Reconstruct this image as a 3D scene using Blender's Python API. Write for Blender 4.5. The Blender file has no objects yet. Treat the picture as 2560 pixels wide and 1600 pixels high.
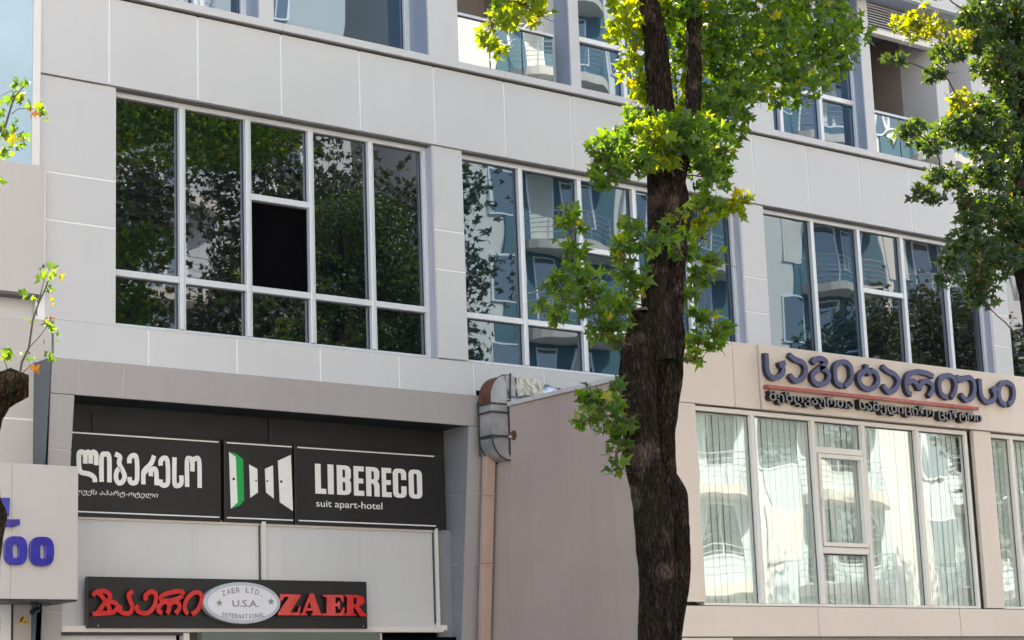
import bpy, math, random
from mathutils import Vector, Matrix, noise
R=math.radians
rnd=random.Random(7)
sc=bpy.context.scene
col=sc.collection

# ------------------------------------------------------------------ camera
cd=bpy.data.cameras.new('camera'); cam=bpy.data.objects.new('camera',cd); col.objects.link(cam)
cd.sensor_width=36; cd.sensor_fit='HORIZONTAL'; cd.lens=36*5054.19/2560; cd.clip_start=.1; cd.clip_end=2000
cm=[[0.7849751,-0.0950785,-0.612188],[-0.6184371,-0.1788533,-0.7652105],[-0.0367368,0.9792709,-0.1991955]]
cam.matrix_world=Matrix(((cm[0][0],cm[0][1],cm[0][2],0),(cm[1][0],cm[1][1],cm[1][2],0),(cm[2][0],cm[2][1],cm[2][2],1.7),(0,0,0,1)))
sc.camera=cam
# ------------------------------------------------------------------ light
SUN_EL=R(50); SUN_AZ=R(14)      # azimuth measured from +y towards +x: the sun stands high behind the building
w=bpy.data.worlds.new('World'); sc.world=w; w.use_nodes=True
nt=w.node_tree; bg=nt.nodes['Background']; sk=nt.nodes.new('ShaderNodeTexSky'); sk.sky_type='NISHITA'
sk.sun_disc=False; sk.sun_elevation=SUN_EL; sk.sun_rotation=SUN_AZ; sk.air_density=1.0; sk.dust_density=2.2; sk.ozone_density=1.0
nt.links.new(sk.outputs[0],bg.inputs[0]); bg.inputs[1].default_value=.15
sl=bpy.data.lights.new('sun','SUN'); sl.energy=4.6; sl.angle=R(.5); sl.color=(1,.93,.82)
so=bpy.data.objects.new('sun',sl); col.objects.link(so); so.location=(20,60,90)
sd=Vector((math.sin(SUN_AZ)*math.cos(SUN_EL),math.cos(SUN_AZ)*math.cos(SUN_EL),math.sin(SUN_EL)))
so.rotation_euler=sd.to_track_quat('Z','Y').to_euler()
sc.view_settings.view_transform='Standard'; sc.view_settings.look='None'; sc.view_settings.exposure=1.83; sc.view_settings.gamma=1
sc.view_settings.use_curve_mapping=False
sc.view_settings.use_white_balance=True; sc.view_settings.white_balance_temperature=7250; sc.view_settings.white_balance_tint=8
try:
    sc.cycles.use_denoising=True; sc.cycles.max_bounces=10; sc.cycles.transparent_max_bounces=16; sc.cycles.sample_clamp_indirect=8
    sc.cycles.glossy_bounces=5; sc.cycles.diffuse_bounces=4; sc.cycles.blur_glossy=.3
except Exception: pass

# ------------------------------------------------------------------ materials
def newmat(n):
    m=bpy.data.materials.new(n); m.use_nodes=True; t=m.node_tree
    for x in list(t.nodes): t.nodes.remove(x)
    out=t.nodes.new('ShaderNodeOutputMaterial'); return m,t,out
def nd(t,k,**kw):
    n=t.nodes.new(k)
    for a,b in kw.items():
        if a.startswith('i_'):
            key=a[2:]; n.inputs[int(key) if key.isdigit() else key.replace('_',' ')].default_value=b
        else: setattr(n,a,b)
    return n
def rgb(c): return (c[0],c[1],c[2],1)
def mat(n,c,rough=.5,metal=0,spec=.5,var=.06,vs=1.3,bump=0,bs=60,streak=0,coat=0,stain=None):
    """general surface: base colour with slow mottling, optional rain streaks and fine bump"""
    m,t,out=newmat(n); p=nd(t,'ShaderNodeBsdfPrincipled'); L=t.links
    p.inputs['Roughness'].default_value=rough; p.inputs['Metallic'].default_value=metal
    p.inputs['Specular IOR Level'].default_value=spec; p.inputs['Coat Weight'].default_value=coat; p.inputs['Coat Roughness'].default_value=.08
    tc=nd(t,'ShaderNodeNewGeometry'); n1=nd(t,'ShaderNodeTexNoise',i_Scale=vs,i_Detail=6.0,i_Roughness=.6)
    L.new(tc.outputs['Position'],n1.inputs['Vector'])
    mx=nd(t,'ShaderNodeMix',data_type='RGBA'); mx.inputs[6].default_value=rgb([v*(1-var) for v in c]); mx.inputs[7].default_value=rgb([min(1,v*(1+var)) for v in c])
    mr=nd(t,'ShaderNodeMapRange'); mr.inputs[1].default_value=.3; mr.inputs[2].default_value=.7
    L.new(n1.outputs[0],mr.inputs[0]); L.new(mr.outputs[0],mx.inputs[0]); last=mx.outputs[2]
    if streak:
        mp=nd(t,'ShaderNodeMapping'); mp.inputs['Scale'].default_value=(9,9,.35); L.new(tc.outputs['Position'],mp.inputs[0])
        n2=nd(t,'ShaderNodeTexNoise',i_Scale=1.0,i_Detail=5.0,i_Roughness=.65); L.new(mp.outputs[0],n2.inputs['Vector'])
        m2=nd(t,'ShaderNodeMapRange'); m2.inputs[1].default_value=.52; m2.inputs[2].default_value=.8; m2.inputs[4].default_value=streak
        L.new(n2.outputs[0],m2.inputs[0]); x2=nd(t,'ShaderNodeMix',data_type='RGBA'); x2.inputs[7].default_value=rgb([v*.45 for v in (c if stain is None else stain)])
        L.new(m2.outputs[0],x2.inputs[0]); L.new(last,x2.inputs[6]); last=x2.outputs[2]
    L.new(last,p.inputs['Base Color'])
    if bump:
        n3=nd(t,'ShaderNodeTexNoise',i_Scale=float(bs),i_Detail=4.0); L.new(tc.outputs['Position'],n3.inputs['Vector'])
        b=nd(t,'ShaderNodeBump',i_Strength=bump,i_Distance=.01); L.new(n3.outputs[0],b.inputs['Height']); L.new(b.outputs[0],p.inputs['Normal'])
    L.new(p.outputs[0],out.inputs[0]); return m
def glass(n,tint,fac,under,wob=.5,ws=1.1,see=0.0,hf=.0,rough=.01):
    """coated pane: mirror part with slow wobble of rolled glass over a tinted see-through or dark part"""
    m,t,out=newmat(n); L=t.links
    oi=nd(t,'ShaderNodeObjectInfo'); g=nd(t,'ShaderNodeNewGeometry')
    cb=nd(t,'ShaderNodeCombineXYZ'); mm=nd(t,'ShaderNodeMath',operation='MULTIPLY'); mm.inputs[1].default_value=37.0
    L.new(oi.outputs['Random'],mm.inputs[0]); L.new(mm.outputs[0],cb.inputs[1])
    ad=nd(t,'ShaderNodeVectorMath',operation='ADD'); L.new(g.outputs['Position'],ad.inputs[0]); L.new(cb.outputs[0],ad.inputs[1])
    mp=nd(t,'ShaderNodeMapping'); mp.inputs['Scale'].default_value=(1.25,1,.62); L.new(ad.outputs[0],mp.inputs[0])
    n1=nd(t,'ShaderNodeTexNoise',i_Scale=ws,i_Detail=1.5,i_Roughness=.45); L.new(mp.outputs[0],n1.inputs['Vector'])
    b=nd(t,'ShaderNodeBump',i_Strength=1.0,i_Distance=wob*.01); L.new(n1.outputs[0],b.inputs['Height'])
    gl=nd(t,'ShaderNodeBsdfGlossy',i_Roughness=rough); gl.inputs['Color'].default_value=rgb(tint); L.new(b.outputs[0],gl.inputs['Normal'])
    if see>0:
        un=nd(t,'ShaderNodeBsdfTransparent'); un.inputs['Color'].default_value=rgb(under)
    else:
        un=nd(t,'ShaderNodeBsdfDiffuse'); un.inputs['Color'].default_value=rgb(under)
    lw=nd(t,'ShaderNodeFresnel',i_IOR=1.5); mr=nd(t,'ShaderNodeMapRange'); mr.inputs[1].default_value=.04; mr.inputs[2].default_value=1.0; mr.inputs[3].default_value=fac; mr.inputs[4].default_value=1.0
    L.new(lw.outputs[0],mr.inputs[0])
    last=mr.outputs[0]
    if see>0:   # the coating sits on one face only: the inner face of the pane is plain clear
        bf=nd(t,'ShaderNodeMath',operation='SUBTRACT'); bf.inputs[0].default_value=1; L.new(g.outputs['Backfacing'],bf.inputs[1])
        bm=nd(t,'ShaderNodeMath',operation='MULTIPLY'); L.new(bf.outputs[0],bm.inputs[0]); L.new(last,bm.inputs[1]); last=bm.outputs[0]
    mx=nd(t,'ShaderNodeMixShader'); L.new(last,mx.inputs[0]); L.new(un.outputs[0],mx.inputs[1]); L.new(gl.outputs[0],mx.inputs[2]); L.new(mx.outputs[0],out.inputs[0])
    return m
def leafmat(n,dark,mid,yel,py,trans=.5):
    m,t,out=newmat(n); L=t.links
    at=nd(t,'ShaderNodeAttribute'); at.attribute_name='tint'; oi=nd(t,'ShaderNodeObjectInfo')
    a=nd(t,'ShaderNodeMath',operation='ADD'); L.new(at.outputs['Fac'],a.inputs[0]); L.new(oi.outputs['Random'],a.inputs[1])
    fr=nd(t,'ShaderNodeMath',operation='FRACT'); L.new(a.outputs[0],fr.inputs[0])
    cr=nd(t,'ShaderNodeValToRGB'); e=cr.color_ramp.elements; e[0].position=0; e[0].color=rgb(dark); e[1].position=1-py; e[1].color=rgb(mid)
    x=e.new(min(.995,1-py+.03)); x.color=rgb(yel); 
    L.new(fr.outputs[0],cr.inputs[0])
    g=nd(t,'ShaderNodeNewGeometry'); nn=nd(t,'ShaderNodeTexNoise',i_Scale=55.0,i_Detail=3.0); L.new(g.outputs['Position'],nn.inputs['Vector'])
    mm=nd(t,'ShaderNodeMix',data_type='RGBA',blend_type='MULTIPLY'); mm.inputs[0].default_value=.5; L.new(cr.outputs[0],mm.inputs[6])
    mr=nd(t,'ShaderNodeMapRange'); mr.inputs[1].default_value=.3; mr.inputs[2].default_value=.65; mr.inputs[3].default_value=.6; mr.inputs[4].default_value=1.3; L.new(nn.outputs[0],mr.inputs[0]); L.new(mr.outputs[0],mm.inputs[7])
    d=nd(t,'ShaderNodeBsdfPrincipled',i_Roughness=.42); L.new(mm.outputs[2],d.inputs['Base Color'])
    tr=nd(t,'ShaderNodeBsdfTranslucent'); hs=nd(t,'ShaderNodeMix',data_type='RGBA',blend_type='MULTIPLY'); hs.inputs[0].default_value=1; hs.inputs[7].default_value=(7.0,5.2,.5,1); L.new(mm.outputs[2],hs.inputs[6]); L.new(hs.outputs[2],tr.inputs[0])
    mx=nd(t,'ShaderNodeMixShader'); mx.inputs[0].default_value=trans; L.new(d.outputs[0],mx.inputs[1]); L.new(tr.outputs[0],mx.inputs[2]); L.new(mx.outputs[0],out.inputs[0])
    return m
def barkmat(n,c1,c2,moss,mossamt):
    m,t,out=newmat(n); L=t.links; p=nd(t,'ShaderNodeBsdfPrincipled',i_Roughness=.95); p.inputs['Specular IOR Level'].default_value=.12
    g=nd(t,'ShaderNodeNewGeometry'); mp=nd(t,'ShaderNodeMapping'); mp.inputs['Scale'].default_value=(24,24,7.0); L.new(g.outputs['Position'],mp.inputs[0])
    n1=nd(t,'ShaderNodeTexNoise',i_Scale=1.6,i_Detail=9.0,i_Roughness=.68); L.new(mp.outputs[0],n1.inputs['Vector'])
    v=nd(t,'ShaderNodeTexVoronoi',feature='DISTANCE_TO_EDGE',i_Scale=2.3); dv=nd(t,'ShaderNodeMix',data_type='VECTOR'); dv.inputs[0].default_value=.25
    L.new(mp.outputs[0],dv.inputs[4]); L.new(n1.outputs['Color'],dv.inputs[5]); L.new(dv.outputs[1],v.inputs['Vector'])
    cr=nd(t,'ShaderNodeValToRGB'); e=cr.color_ramp.elements; e[0].position=.32; e[0].color=rgb(c1); e[1].position=.72; e[1].color=rgb(c2); L.new(n1.outputs[0],cr.inputs[0])
    n2=nd(t,'ShaderNodeTexNoise',i_Scale=4.2,i_Detail=5.0); L.new(g.outputs['Position'],n2.inputs['Vector'])
    mr=nd(t,'ShaderNodeMapRange'); mr.inputs[1].default_value=.5; mr.inputs[2].default_value=.66; mr.inputs[4].default_value=mossamt; L.new(n2.outputs[0],mr.inputs[0])
    x=nd(t,'ShaderNodeMix',data_type='RGBA'); x.inputs[7].default_value=rgb(moss); L.new(mr.outputs[0],x.inputs[0]); L.new(cr.outputs[0],x.inputs[6])
    n4=nd(t,'ShaderNodeTexNoise',i_Scale=4.5,i_Detail=7.0); L.new(g.outputs['Position'],n4.inputs['Vector'])
    m4=nd(t,'ShaderNodeMapRange'); m4.inputs[1].default_value=.55; m4.inputs[2].default_value=.66; m4.inputs[4].default_value=.7; L.new(n4.outputs[0],m4.inputs[0])
    x4=nd(t,'ShaderNodeMix',data_type='RGBA'); x4.inputs[7].default_value=rgb([min(1,q*2.2) for q in c2]); L.new(m4.outputs[0],x4.inputs[0]); L.new(x.outputs[2],x4.inputs[6])
    ck=nd(t,'ShaderNodeMapRange'); ck.inputs[2].default_value=.10; ck.inputs[3].default_value=.35; ck.inputs[4].default_value=1.0; L.new(v.outputs[0],ck.inputs[0])
    x5=nd(t,'ShaderNodeMix',data_type='RGBA',blend_type='MULTIPLY'); x5.inputs[0].default_value=1; L.new(x4.outputs[2],x5.inputs[6]); L.new(ck.outputs[0],x5.inputs[7])
    L.new(x5.outputs[2],p.inputs['Base Color'])
    sm=nd(t,'ShaderNodeMapRange'); sm.inputs[2].default_value=.25; L.new(v.outputs[0],sm.inputs[0])
    ad=nd(t,'ShaderNodeMath',operation='ADD'); L.new(sm.outputs[0],ad.inputs[0]); L.new(n1.outputs[0],ad.inputs[1])
    b=nd(t,'ShaderNodeBump',i_Strength=1.0,i_Distance=.045); L.new(ad.outputs[0],b.inputs['Height']); L.new(b.outputs[0],p.inputs['Normal'])
    L.new(p.outputs[0],out.inputs[0]); return m
M={}
M['panel']=mat('light_cladding',(.61,.60,.605),.38,spec=.45,var=.045,vs=.45,streak=.035)
M['panelwarm']=mat('warm_cladding',(.56,.515,.49),.42,spec=.4,var=.03,vs=.9,streak=.09)
M['joint']=mat('white_sealant',(.86,.86,.86),.6,var=.02)
M['jointgrey']=mat('grey_sealant',(.60,.58,.57),.6,var=.02)
M['reveal']=mat('blue_grey_shade_reveal',(.29,.335,.42),.4,var=.04,streak=.12)  # blue sky shading on the left-facing reveals, put into the colour
M['revealp']=mat('lilac_grey_shade_reveal',(.42,.43,.50),.4,var=.04,streak=.12)  # paler version of the same sky shade, painted on the window reveals
M['lintel']=mat('lintel_painted_shade',(.11,.10,.10),.6)  # near-black tone paints the shade under the lintel band
M['portal']=mat('portal_cladding',(.39,.365,.365),.42,var=.045,vs=.8,streak=.12)
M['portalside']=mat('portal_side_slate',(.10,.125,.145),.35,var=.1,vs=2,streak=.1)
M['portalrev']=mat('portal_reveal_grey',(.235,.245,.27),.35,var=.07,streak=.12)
M['joint2']=mat('portal_joint',(.56,.54,.53),.6)
M['alu']=mat('white_aluminium',(.74,.76,.80),.3,metal=.25,var=.02)
M['aludark']=mat('frame_gasket',(.05,.05,.055),.6)
M['glassA']=glass('tree_reflecting_glass',(.37,.41,.48),.36,(.006,.008,.010),.25,1.0)
M['glassB']=glass('teal_glass',(.28,.36,.44),.34,(.006,.018,.03),.55,.8)
M['glassU']=glass('upper_glass',(.38,.48,.58),.38,(.012,.03,.05),.45,.9)
M['glassS']=glass('annex_glass',(.86,.93,.95),.30,(.96,.99,.98),.50,1.1,see=1)
M['glassR']=glass('balustrade_glass',(.70,.80,.85),.42,(.35,.5,.55),.5,.9,see=1)
M['black']=mat('black_void',(.004,.004,.006),.95,spec=.02)
M['screen']=mat('dark_insect_screen',(.003,.003,.0035),.95,spec=.02)
M['coat']=mat('coping_metal',(.60,.58,.57),.4,metal=.3,streak=.25)
M['stucco']=mat('shaded_mauve_stucco',(.43,.345,.31),.9,var=.06,vs=1.1,streak=.14,bump=.35,bs=120)  # colour darkened to carry the shade on the left-facing side wall
M['annex']=mat('annex_beige_panel',(.74,.64,.57),.5,var=.03,vs=.8,streak=.07)
M['annexjoint']=mat('annex_joint',(.24,.20,.17),.7)
M['white']=mat('annex_white_frame',(.78,.74,.71),.35,var=.02)
M['blind']=mat('blind_fabric',(.86,.88,.86),.9,var=.05,vs=9)
M['room']=mat('room_wall',(.55,.57,.55),.9)
M['signblk']=mat('sign_black',(.013,.013,.0145),.36,var=.15,vs=2,streak=.15,stain=(.1,.1,.1))
M['print']=mat('printed_white',(.82,.82,.80),.5,var=.05,vs=20)
M['green']=mat('printed_green',(.0,.36,.07),.5)
M['frost']=mat('frosted_shop_glass',(.60,.605,.61),.2,coat=1.0,var=.05,vs=.9,spec=.6,streak=.12)
M['fascia']=mat('dark_fascia',(.018,.019,.022),.5,var=.35,vs=1.6,streak=.3)
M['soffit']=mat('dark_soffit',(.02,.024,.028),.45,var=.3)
M['red']=mat('glossy_red_acrylic',(.62,.008,.008),.16,var=.12,vs=14,coat=.8,bump=.55,bs=14)
M['redside']=mat('dark_red_edge',(.06,.004,.004),.4)
M['blueA']=mat('glossy_blue_acrylic',(.035,.03,.33),.17,var=.3,vs=13,coat=.8,bump=.6,bs=13)
M['navy']=mat('navy_letter',(.07,.08,.20),.38,var=.06)
M['navyside']=mat('navy_letter_return',(.022,.026,.05),.4)
M['redbar']=mat('red_bar',(.42,.06,.06),.25,var=.35,vs=16,coat=.4)
M['blackl']=mat('black_letter_return',(.006,.006,.007),.35)
M['blackf']=mat('dark_letter_face',(.20,.20,.21),.35)
M['ovals']=mat('oval_silver',(.50,.53,.58),.4,metal=.2)
M['ovalf']=mat('oval_face',(.74,.73,.78),.4,var=.02)
M['grave']=mat('engraved_grey',(.26,.26,.28),.5)
M['zinc']=mat('galvanised_sheet',(.47,.48,.50),.42,metal=.65,var=.18,vs=6,streak=.35,bump=.25,bs=12)
M['rust']=mat('rusted_sheet',(.13,.055,.03),.8,metal=.1,var=.5,vs=9,streak=.5,bump=.4,bs=50)
M['foil']=mat('crumpled_foil',(.62,.61,.59),.28,metal=.9,var=.2,vs=10,bump=.9,bs=16)
M['iron']=mat('dark_angle_iron',(.045,.042,.042),.6,var=.4,vs=20)
M['peach']=mat('peach_downpipe',(.50,.355,.29),.55,var=.08,vs=4,streak=.25)
M['beam']=mat('shopfront_white_beam',(.72,.66,.61),.4,var=.04)
M['awn']=mat('green_grey_shutter_box',(.13,.15,.125),.6,var=.1)
M['lblue']=mat('pale_blue_glass_panel',(.42,.58,.68),.15,var=.08,vs=1.2,spec=.6)
M['brown']=mat('balcony_wall_taupe',(.30,.25,.235),.8,var=.05)
M['brownceil']=mat('balcony_ceiling',(.26,.24,.25),.8)
M['yellow']=mat('warning_yellow',(.72,.52,.10),.5)
M['cam']=mat('camera_black',(.012,.012,.013),.35)
M['asphalt']=mat('asphalt',(.055,.055,.056),.85,var=.2,vs=3,bump=.5,bs=150)
M['pave']=mat('pavement',(.36,.33,.30),.85,var=.1,vs=2,bump=.3,bs=80)
M['paint']=mat('road_paint',(.7,.7,.68),.7,var=.1)
M['kerb']=mat('kerb_stone',(.33,.32,.30),.8,var=.12)
M['soil']=mat('ground_soil',(.22,.20,.17),.95,var=.2)
M['cream']=mat('cream_render',(.60,.59,.575),.85,var=.04,vs=.3,streak=.15)
M['palew']=mat('pale_blue_render',(.44,.52,.54),.8,var=.05,vs=.4,streak=.1)
M['tealw']=mat('teal_render',(.07,.14,.185),.8,var=.05,vs=.4,streak=.1)
M['greyw']=mat('grey_render',(.42,.44,.46),.85,var=.05,vs=.4,streak=.1)
M['farglass']=glass('far_window_glass',(.6,.66,.7),.35,(.03,.045,.055),.2,.8)
M['rail']=mat('steel_rail',(.55,.57,.60),.35,metal=.6)
M['slab']=mat('concrete_slab',(.50,.46,.42),.85,var=.12,vs=1,streak=.3)
M['curtain']=mat('far_curtain',(.6,.58,.53),.9)
M['bark']=barkmat('bark_dark',(.006,.005,.0045),(.10,.070,.058),(.040,.042,.016),.6)
M['barkK']=barkmat('bark_burr',(.028,.018,.011),(.15,.10,.06),(.06,.055,.02),.4)
M['barkL']=barkmat('bark_mossy',(.020,.015,.009),(.11,.075,.045),(.055,.075,.010),1.0)
M['cut']=mat('cut_wood',(.11,.075,.055),.9,var=.4,vs=30)
M['twig']=mat('twig_bark',(.10,.07,.055),.9,var=.2)
M['leaf']=leafmat('leaf_green',(.018,.052,.018),(.060,.125,.022),(.16,.17,.02),.04)
M['leafR']=leafmat('leaf_shaded_green',(.014,.036,.022),(.036,.078,.036),(.12,.10,.02),.03,.35)  # darker leaf copy: the right tree's lack of sun is in the colour
M['leafY2']=leafmat('leaf_yellow_green_backlit',(.055,.105,.010),(.092,.140,.010),(.13,.14,.012),.06)  # autumn yellow, with the glow of backlit leaves painted in
M['leafY3']=leafmat('leaf_ochre_yellow',(.045,.080,.012),(.095,.120,.012),(.14,.12,.014),.05)
M['leafY']=leafmat('leaf_yellow',(.10,.13,.012),(.16,.17,.015),(.2,.16,.02),.1,.3)
M['leafO']=leafmat('leaf_rust',(.13,.06,.03),(.17,.09,.035),(.18,.11,.03),.1,.12)
M['leafF']=leafmat('leaf_far',(.012,.023,.017),(.032,.048,.032),(.06,.06,.035),.05,.25)

# ------------------------------------------------------------------ geometry helpers
class MB:
    def __init__(s): s.v=[]; s.f=[]; s.mi=[]; s.m=0
    def quad(s,a,b,c,d): n=len(s.v); s.v+=[a,b,c,d]; s.f.append((n,n+1,n+2,n+3)); s.mi.append(s.m)
    def poly(s,p): n=len(s.v); s.v+=list(p); s.f.append(tuple(range(n,n+len(p)))); s.mi.append(s.m)
    def box(s,x0,x1,y0,y1,z0,z1):
        n=len(s.v); s.v+=[(x0,y0,z0),(x1,y0,z0),(x1,y1,z0),(x0,y1,z0),(x0,y0,z1),(x1,y0,z1),(x1,y1,z1),(x0,y1,z1)]
        for f in ((0,1,5,4),(1,2,6,5),(2,3,7,6),(3,0,4,7),(4,5,6,7),(3,2,1,0)): s.f.append(tuple(n+i for i in f)); s.mi.append(s.m)
        return s
    def hexa(s,p):   # 8 corners ordered like box
        n=len(s.v); s.v+=list(p)
        for f in ((0,1,5,4),(1,2,6,5),(2,3,7,6),(3,0,4,7),(4,5,6,7),(3,2,1,0)): s.f.append(tuple(n+i for i in f)); s.mi.append(s.m)
        return s
    def prism(s,pts,y0,y1):   # pts (x,z) outline, front at y0
        k=len(pts); n=len(s.v); s.v+=[(x,y0,z) for x,z in pts]+[(x,y1,z) for x,z in pts]
        s.f.append(tuple(range(n,n+k))); s.mi.append(s.m); s.f.append(tuple(range(n+2*k-1,n+k-1,-1))); s.mi.append(s.m)
        for i in range(k):
            j=(i+1)%k; s.f.append((n+j,n+i,n+k+i,n+k+j)); s.mi.append(s.m)
        return s
    def tube(s,pts,rad,n=8,lobes=None):
        base=len(s.v); pts=[Vector(p) for p in pts]; up=Vector((0,1,0.03)).normalized()
        for i,p in enumerate(pts):
            d=(pts[min(i+1,len(pts)-1)]-pts[max(i-1,0)]).normalized()
            a=d.cross(up)
            if a.length<.05: a=d.cross(Vector((1,0,0)))
            a.normalize(); b=d.cross(a).normalized(); r=rad[i] if hasattr(rad,'__len__') else rad
            for k in range(n):
                t=2*math.pi*k/n; q=r*(lobes(t,p) if lobes else 1); s.v.append(tuple(p+a*math.cos(t)*q+b*math.sin(t)*q))
        for i in range(len(pts)-1):
            for k in range(n):
                k2=(k+1)%n; s.f.append((base+i*n+k,base+i*n+k2,base+(i+1)*n+k2,base+(i+1)*n+k)); s.mi.append(s.m)
        s.f.append(tuple(base+k for k in range(n))); s.mi.append(s.m); s.f.append(tuple(base+(len(pts)-1)*n+k for k in reversed(range(n)))); s.mi.append(s.m)
        return s
    def stroke(s,pts,w,y0,y1,smooth=True,sub=5,side=1):
        """letter stroke: centre line in the x-z plane, width w, from front y0 back to y1"""
        p=[Vector((a,b)) for a,b in pts]
        if smooth and len(p)>2:
            q=[]
            for i in range(len(p)-1):
                a,b,c,d=p[max(i-1,0)],p[i],p[i+1],p[min(i+2,len(p)-1)]
                for j in range(sub):
                    t=j/sub; q.append(.5*((2*b)+(c-a)*t+(2*a-5*b+4*c-d)*t*t+(3*b-a-3*c+d)*t**3))
            q.append(p[-1]); p=q
        Lf=[];Rt=[]
        for i in range(len(p)):
            d=(p[min(i+1,len(p)-1)]-p[max(i-1,0)]).normalized(); nrm=Vector((-d.y,d.x))*w/2
            Lf.append(p[i]+nrm); Rt.append(p[i]-nrm)
        for i in range(len(p)-1):
            a,b,c,d=Lf[i],Lf[i+1],Rt[i+1],Rt[i]
            s.m=0; s.quad((d.x,y0,d.y),(c.x,y0,c.y),(b.x,y0,b.y),(a.x,y0,a.y))
            s.m=side; s.quad((a.x,y0,a.y),(b.x,y0,b.y),(b.x,y1,b.y),(a.x,y1,a.y)); s.quad((c.x,y0,c.y),(d.x,y0,d.y),(d.x,y1,d.y),(c.x,y1,c.y))
        for a,d in ((Lf[0],Rt[0]),(Rt[-1],Lf[-1])): s.quad((a.x,y0,a.y),(a.x,y1,a.y),(d.x,y1,d.y),(d.x,y0,d.y))
        s.m=0; return s
    def mesh(s,name,mats,smooth=False):
        me=bpy.data.meshes.new(name); me.from_pydata([tuple(v) for v in s.v],[],s.f)
        for m in (mats if isinstance(mats,(list,tuple)) else [mats]): me.materials.append(m)
        me.polygons.foreach_set('material_index',s.mi)
        if smooth: me.polygons.foreach_set('use_smooth',[True]*len(me.polygons))
        me.update(); return me
    def build(s,name,mats,parent=None,smooth=False,bevel=0): 
        o=bpy.data.objects.new(name,s.mesh(name,mats,smooth)); col.objects.link(o)
        if parent is not None: attach(o,parent)
        if bevel:
            b=o.modifiers.new('bevel','BEVEL'); b.width=bevel; b.segments=2; b.limit_method='ANGLE'
        return o
def attach(o,parent):
    o.parent=parent
    o.matrix_parent_inverse=Matrix.Translation(-world_loc(parent))
def world_loc(o):
    v=Vector(o.location)
    return v if o.parent is None else v      # only top-level empties are ever moved
def box(name,m,parent,*b,bevel=0): return MB().box(*b).build(name,m,parent,bevel=bevel)
def thing(name,label,cat,loc=(0,0,0),group=None):
    o=bpy.data.objects.new(name,None); o.empty_display_size=.2; o.location=loc; col.objects.link(o); return tag(o,label,cat,group)
def tag(o,label,cat,group=None):
    o['label']=label; o['category']=cat
    if group: o['group']=group
    return o
def struct(o): o['kind']='structure'; return o
def linkcopy(src,parent,loc=None):
    c=src.copy(); col.objects.link(c)
    if parent is not None: attach(c,parent)
    if loc is not None: c.location=loc
    return c
def text_mesh(body,x0,x1,z0,z1,yf,thick,mats,name,parent,bold=0,shear=0,center=False,keep=False):
    """lettering set into a rectangle of a wall plane; front face at yf"""
    c=bpy.data.curves.new(name,'FONT'); c.body=body; c.size=1; c.offset=bold; c.shear=shear; c.resolution_u=4; c.fill_mode='BOTH'; c.extrude=.5
    t=bpy.data.objects.new('tmp',c); col.objects.link(t); dg=bpy.context.evaluated_depsgraph_get()
    me=bpy.data.meshes.new_from_object(t.evaluated_get(dg)); bpy.data.objects.remove(t); bpy.data.curves.remove(c)
    xs=[v.co.x for v in me.vertices]; ys=[v.co.y for v in me.vertices]; ax,bx,ay,by=min(xs),max(xs),min(ys),max(ys)
    sx=(x1-x0)/(bx-ax); sz=(z1-z0)/(by-ay)
    for v in me.vertices:
        x,y,z=v.co; v.co=(x0+(x-ax)*sx, yf+(.5-z)*thick, z0+(y-ay)*sz)
    me.materials.clear()
    for m in mats: me.materials.append(m)
    me.update()
    if len(mats)>1:
        for p in me.polygons: p.material_index=0 if p.normal.y<-.6 else 1
    else:
        for p in me.polygons: p.material_index=0
    me.name=name; o=bpy.data.objects.new(name,me); col.objects.link(o); attach(o,parent); return o
def outline_mesh(loops,yf,thick,mats,name,parent,bevel=0):
    """letter from closed outlines, holes cut by the even-odd rule"""
    c=bpy.data.curves.new(name,'CURVE'); c.dimensions='2D'; c.fill_mode='BOTH'; c.extrude=thick/2-bevel; c.bevel_depth=bevel; c.bevel_resolution=1
    for lp in loops:
        s=c.splines.new('POLY'); s.points.add(len(lp)-1); s.use_cyclic_u=True
        for i,(x,z) in enumerate(lp): s.points[i].co=(x,z,0,1)
    t=bpy.data.objects.new('tmp',c); col.objects.link(t); dg=bpy.context.evaluated_depsgraph_get()
    me=bpy.data.meshes.new_from_object(t.evaluated_get(dg)); bpy.data.objects.remove(t); bpy.data.curves.remove(c)
    for v in me.vertices:
        x,y,z=v.co; v.co=(x,yf+thick/2-z,y)
    me.materials.clear()
    for m in mats: me.materials.append(m)
    me.update()
    for p in me.polygons: p.material_index=0 if (p.normal.y<-.3 or len(mats)==1) else 1
    me.name=name; o=bpy.data.objects.new(name,me); col.objects.link(o); attach(o,parent); return o

# ------------------------------------------------------------------ ground
struct(box('ground',M['soil'],None,-150,250,-200,200,-.5,-.02))
struct(box('road',M['asphalt'],None,-150,250,-3.2,6.8,-.02,0))
struct(box('pavement',M['pave'],None,-150,250,7.0,17.2,-.02,.13))
struct(box('far_pavement',M['pave'],None,-150,250,-14,-3.4,-.02,.13))
struct(box('kerb',M['kerb'],None,-150,250,6.8,7.0,-.02,.135)); struct(box('far_kerb',M['kerb'],None,-150,250,-3.4,-3.2,-.02,.135))
mk=MB()
for i in range(40): mk.box(-40+i*5,-37.6+i*5,1.74,1.88,.0,.004)
struct(mk.build('road_markings',M['paint']))

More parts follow.
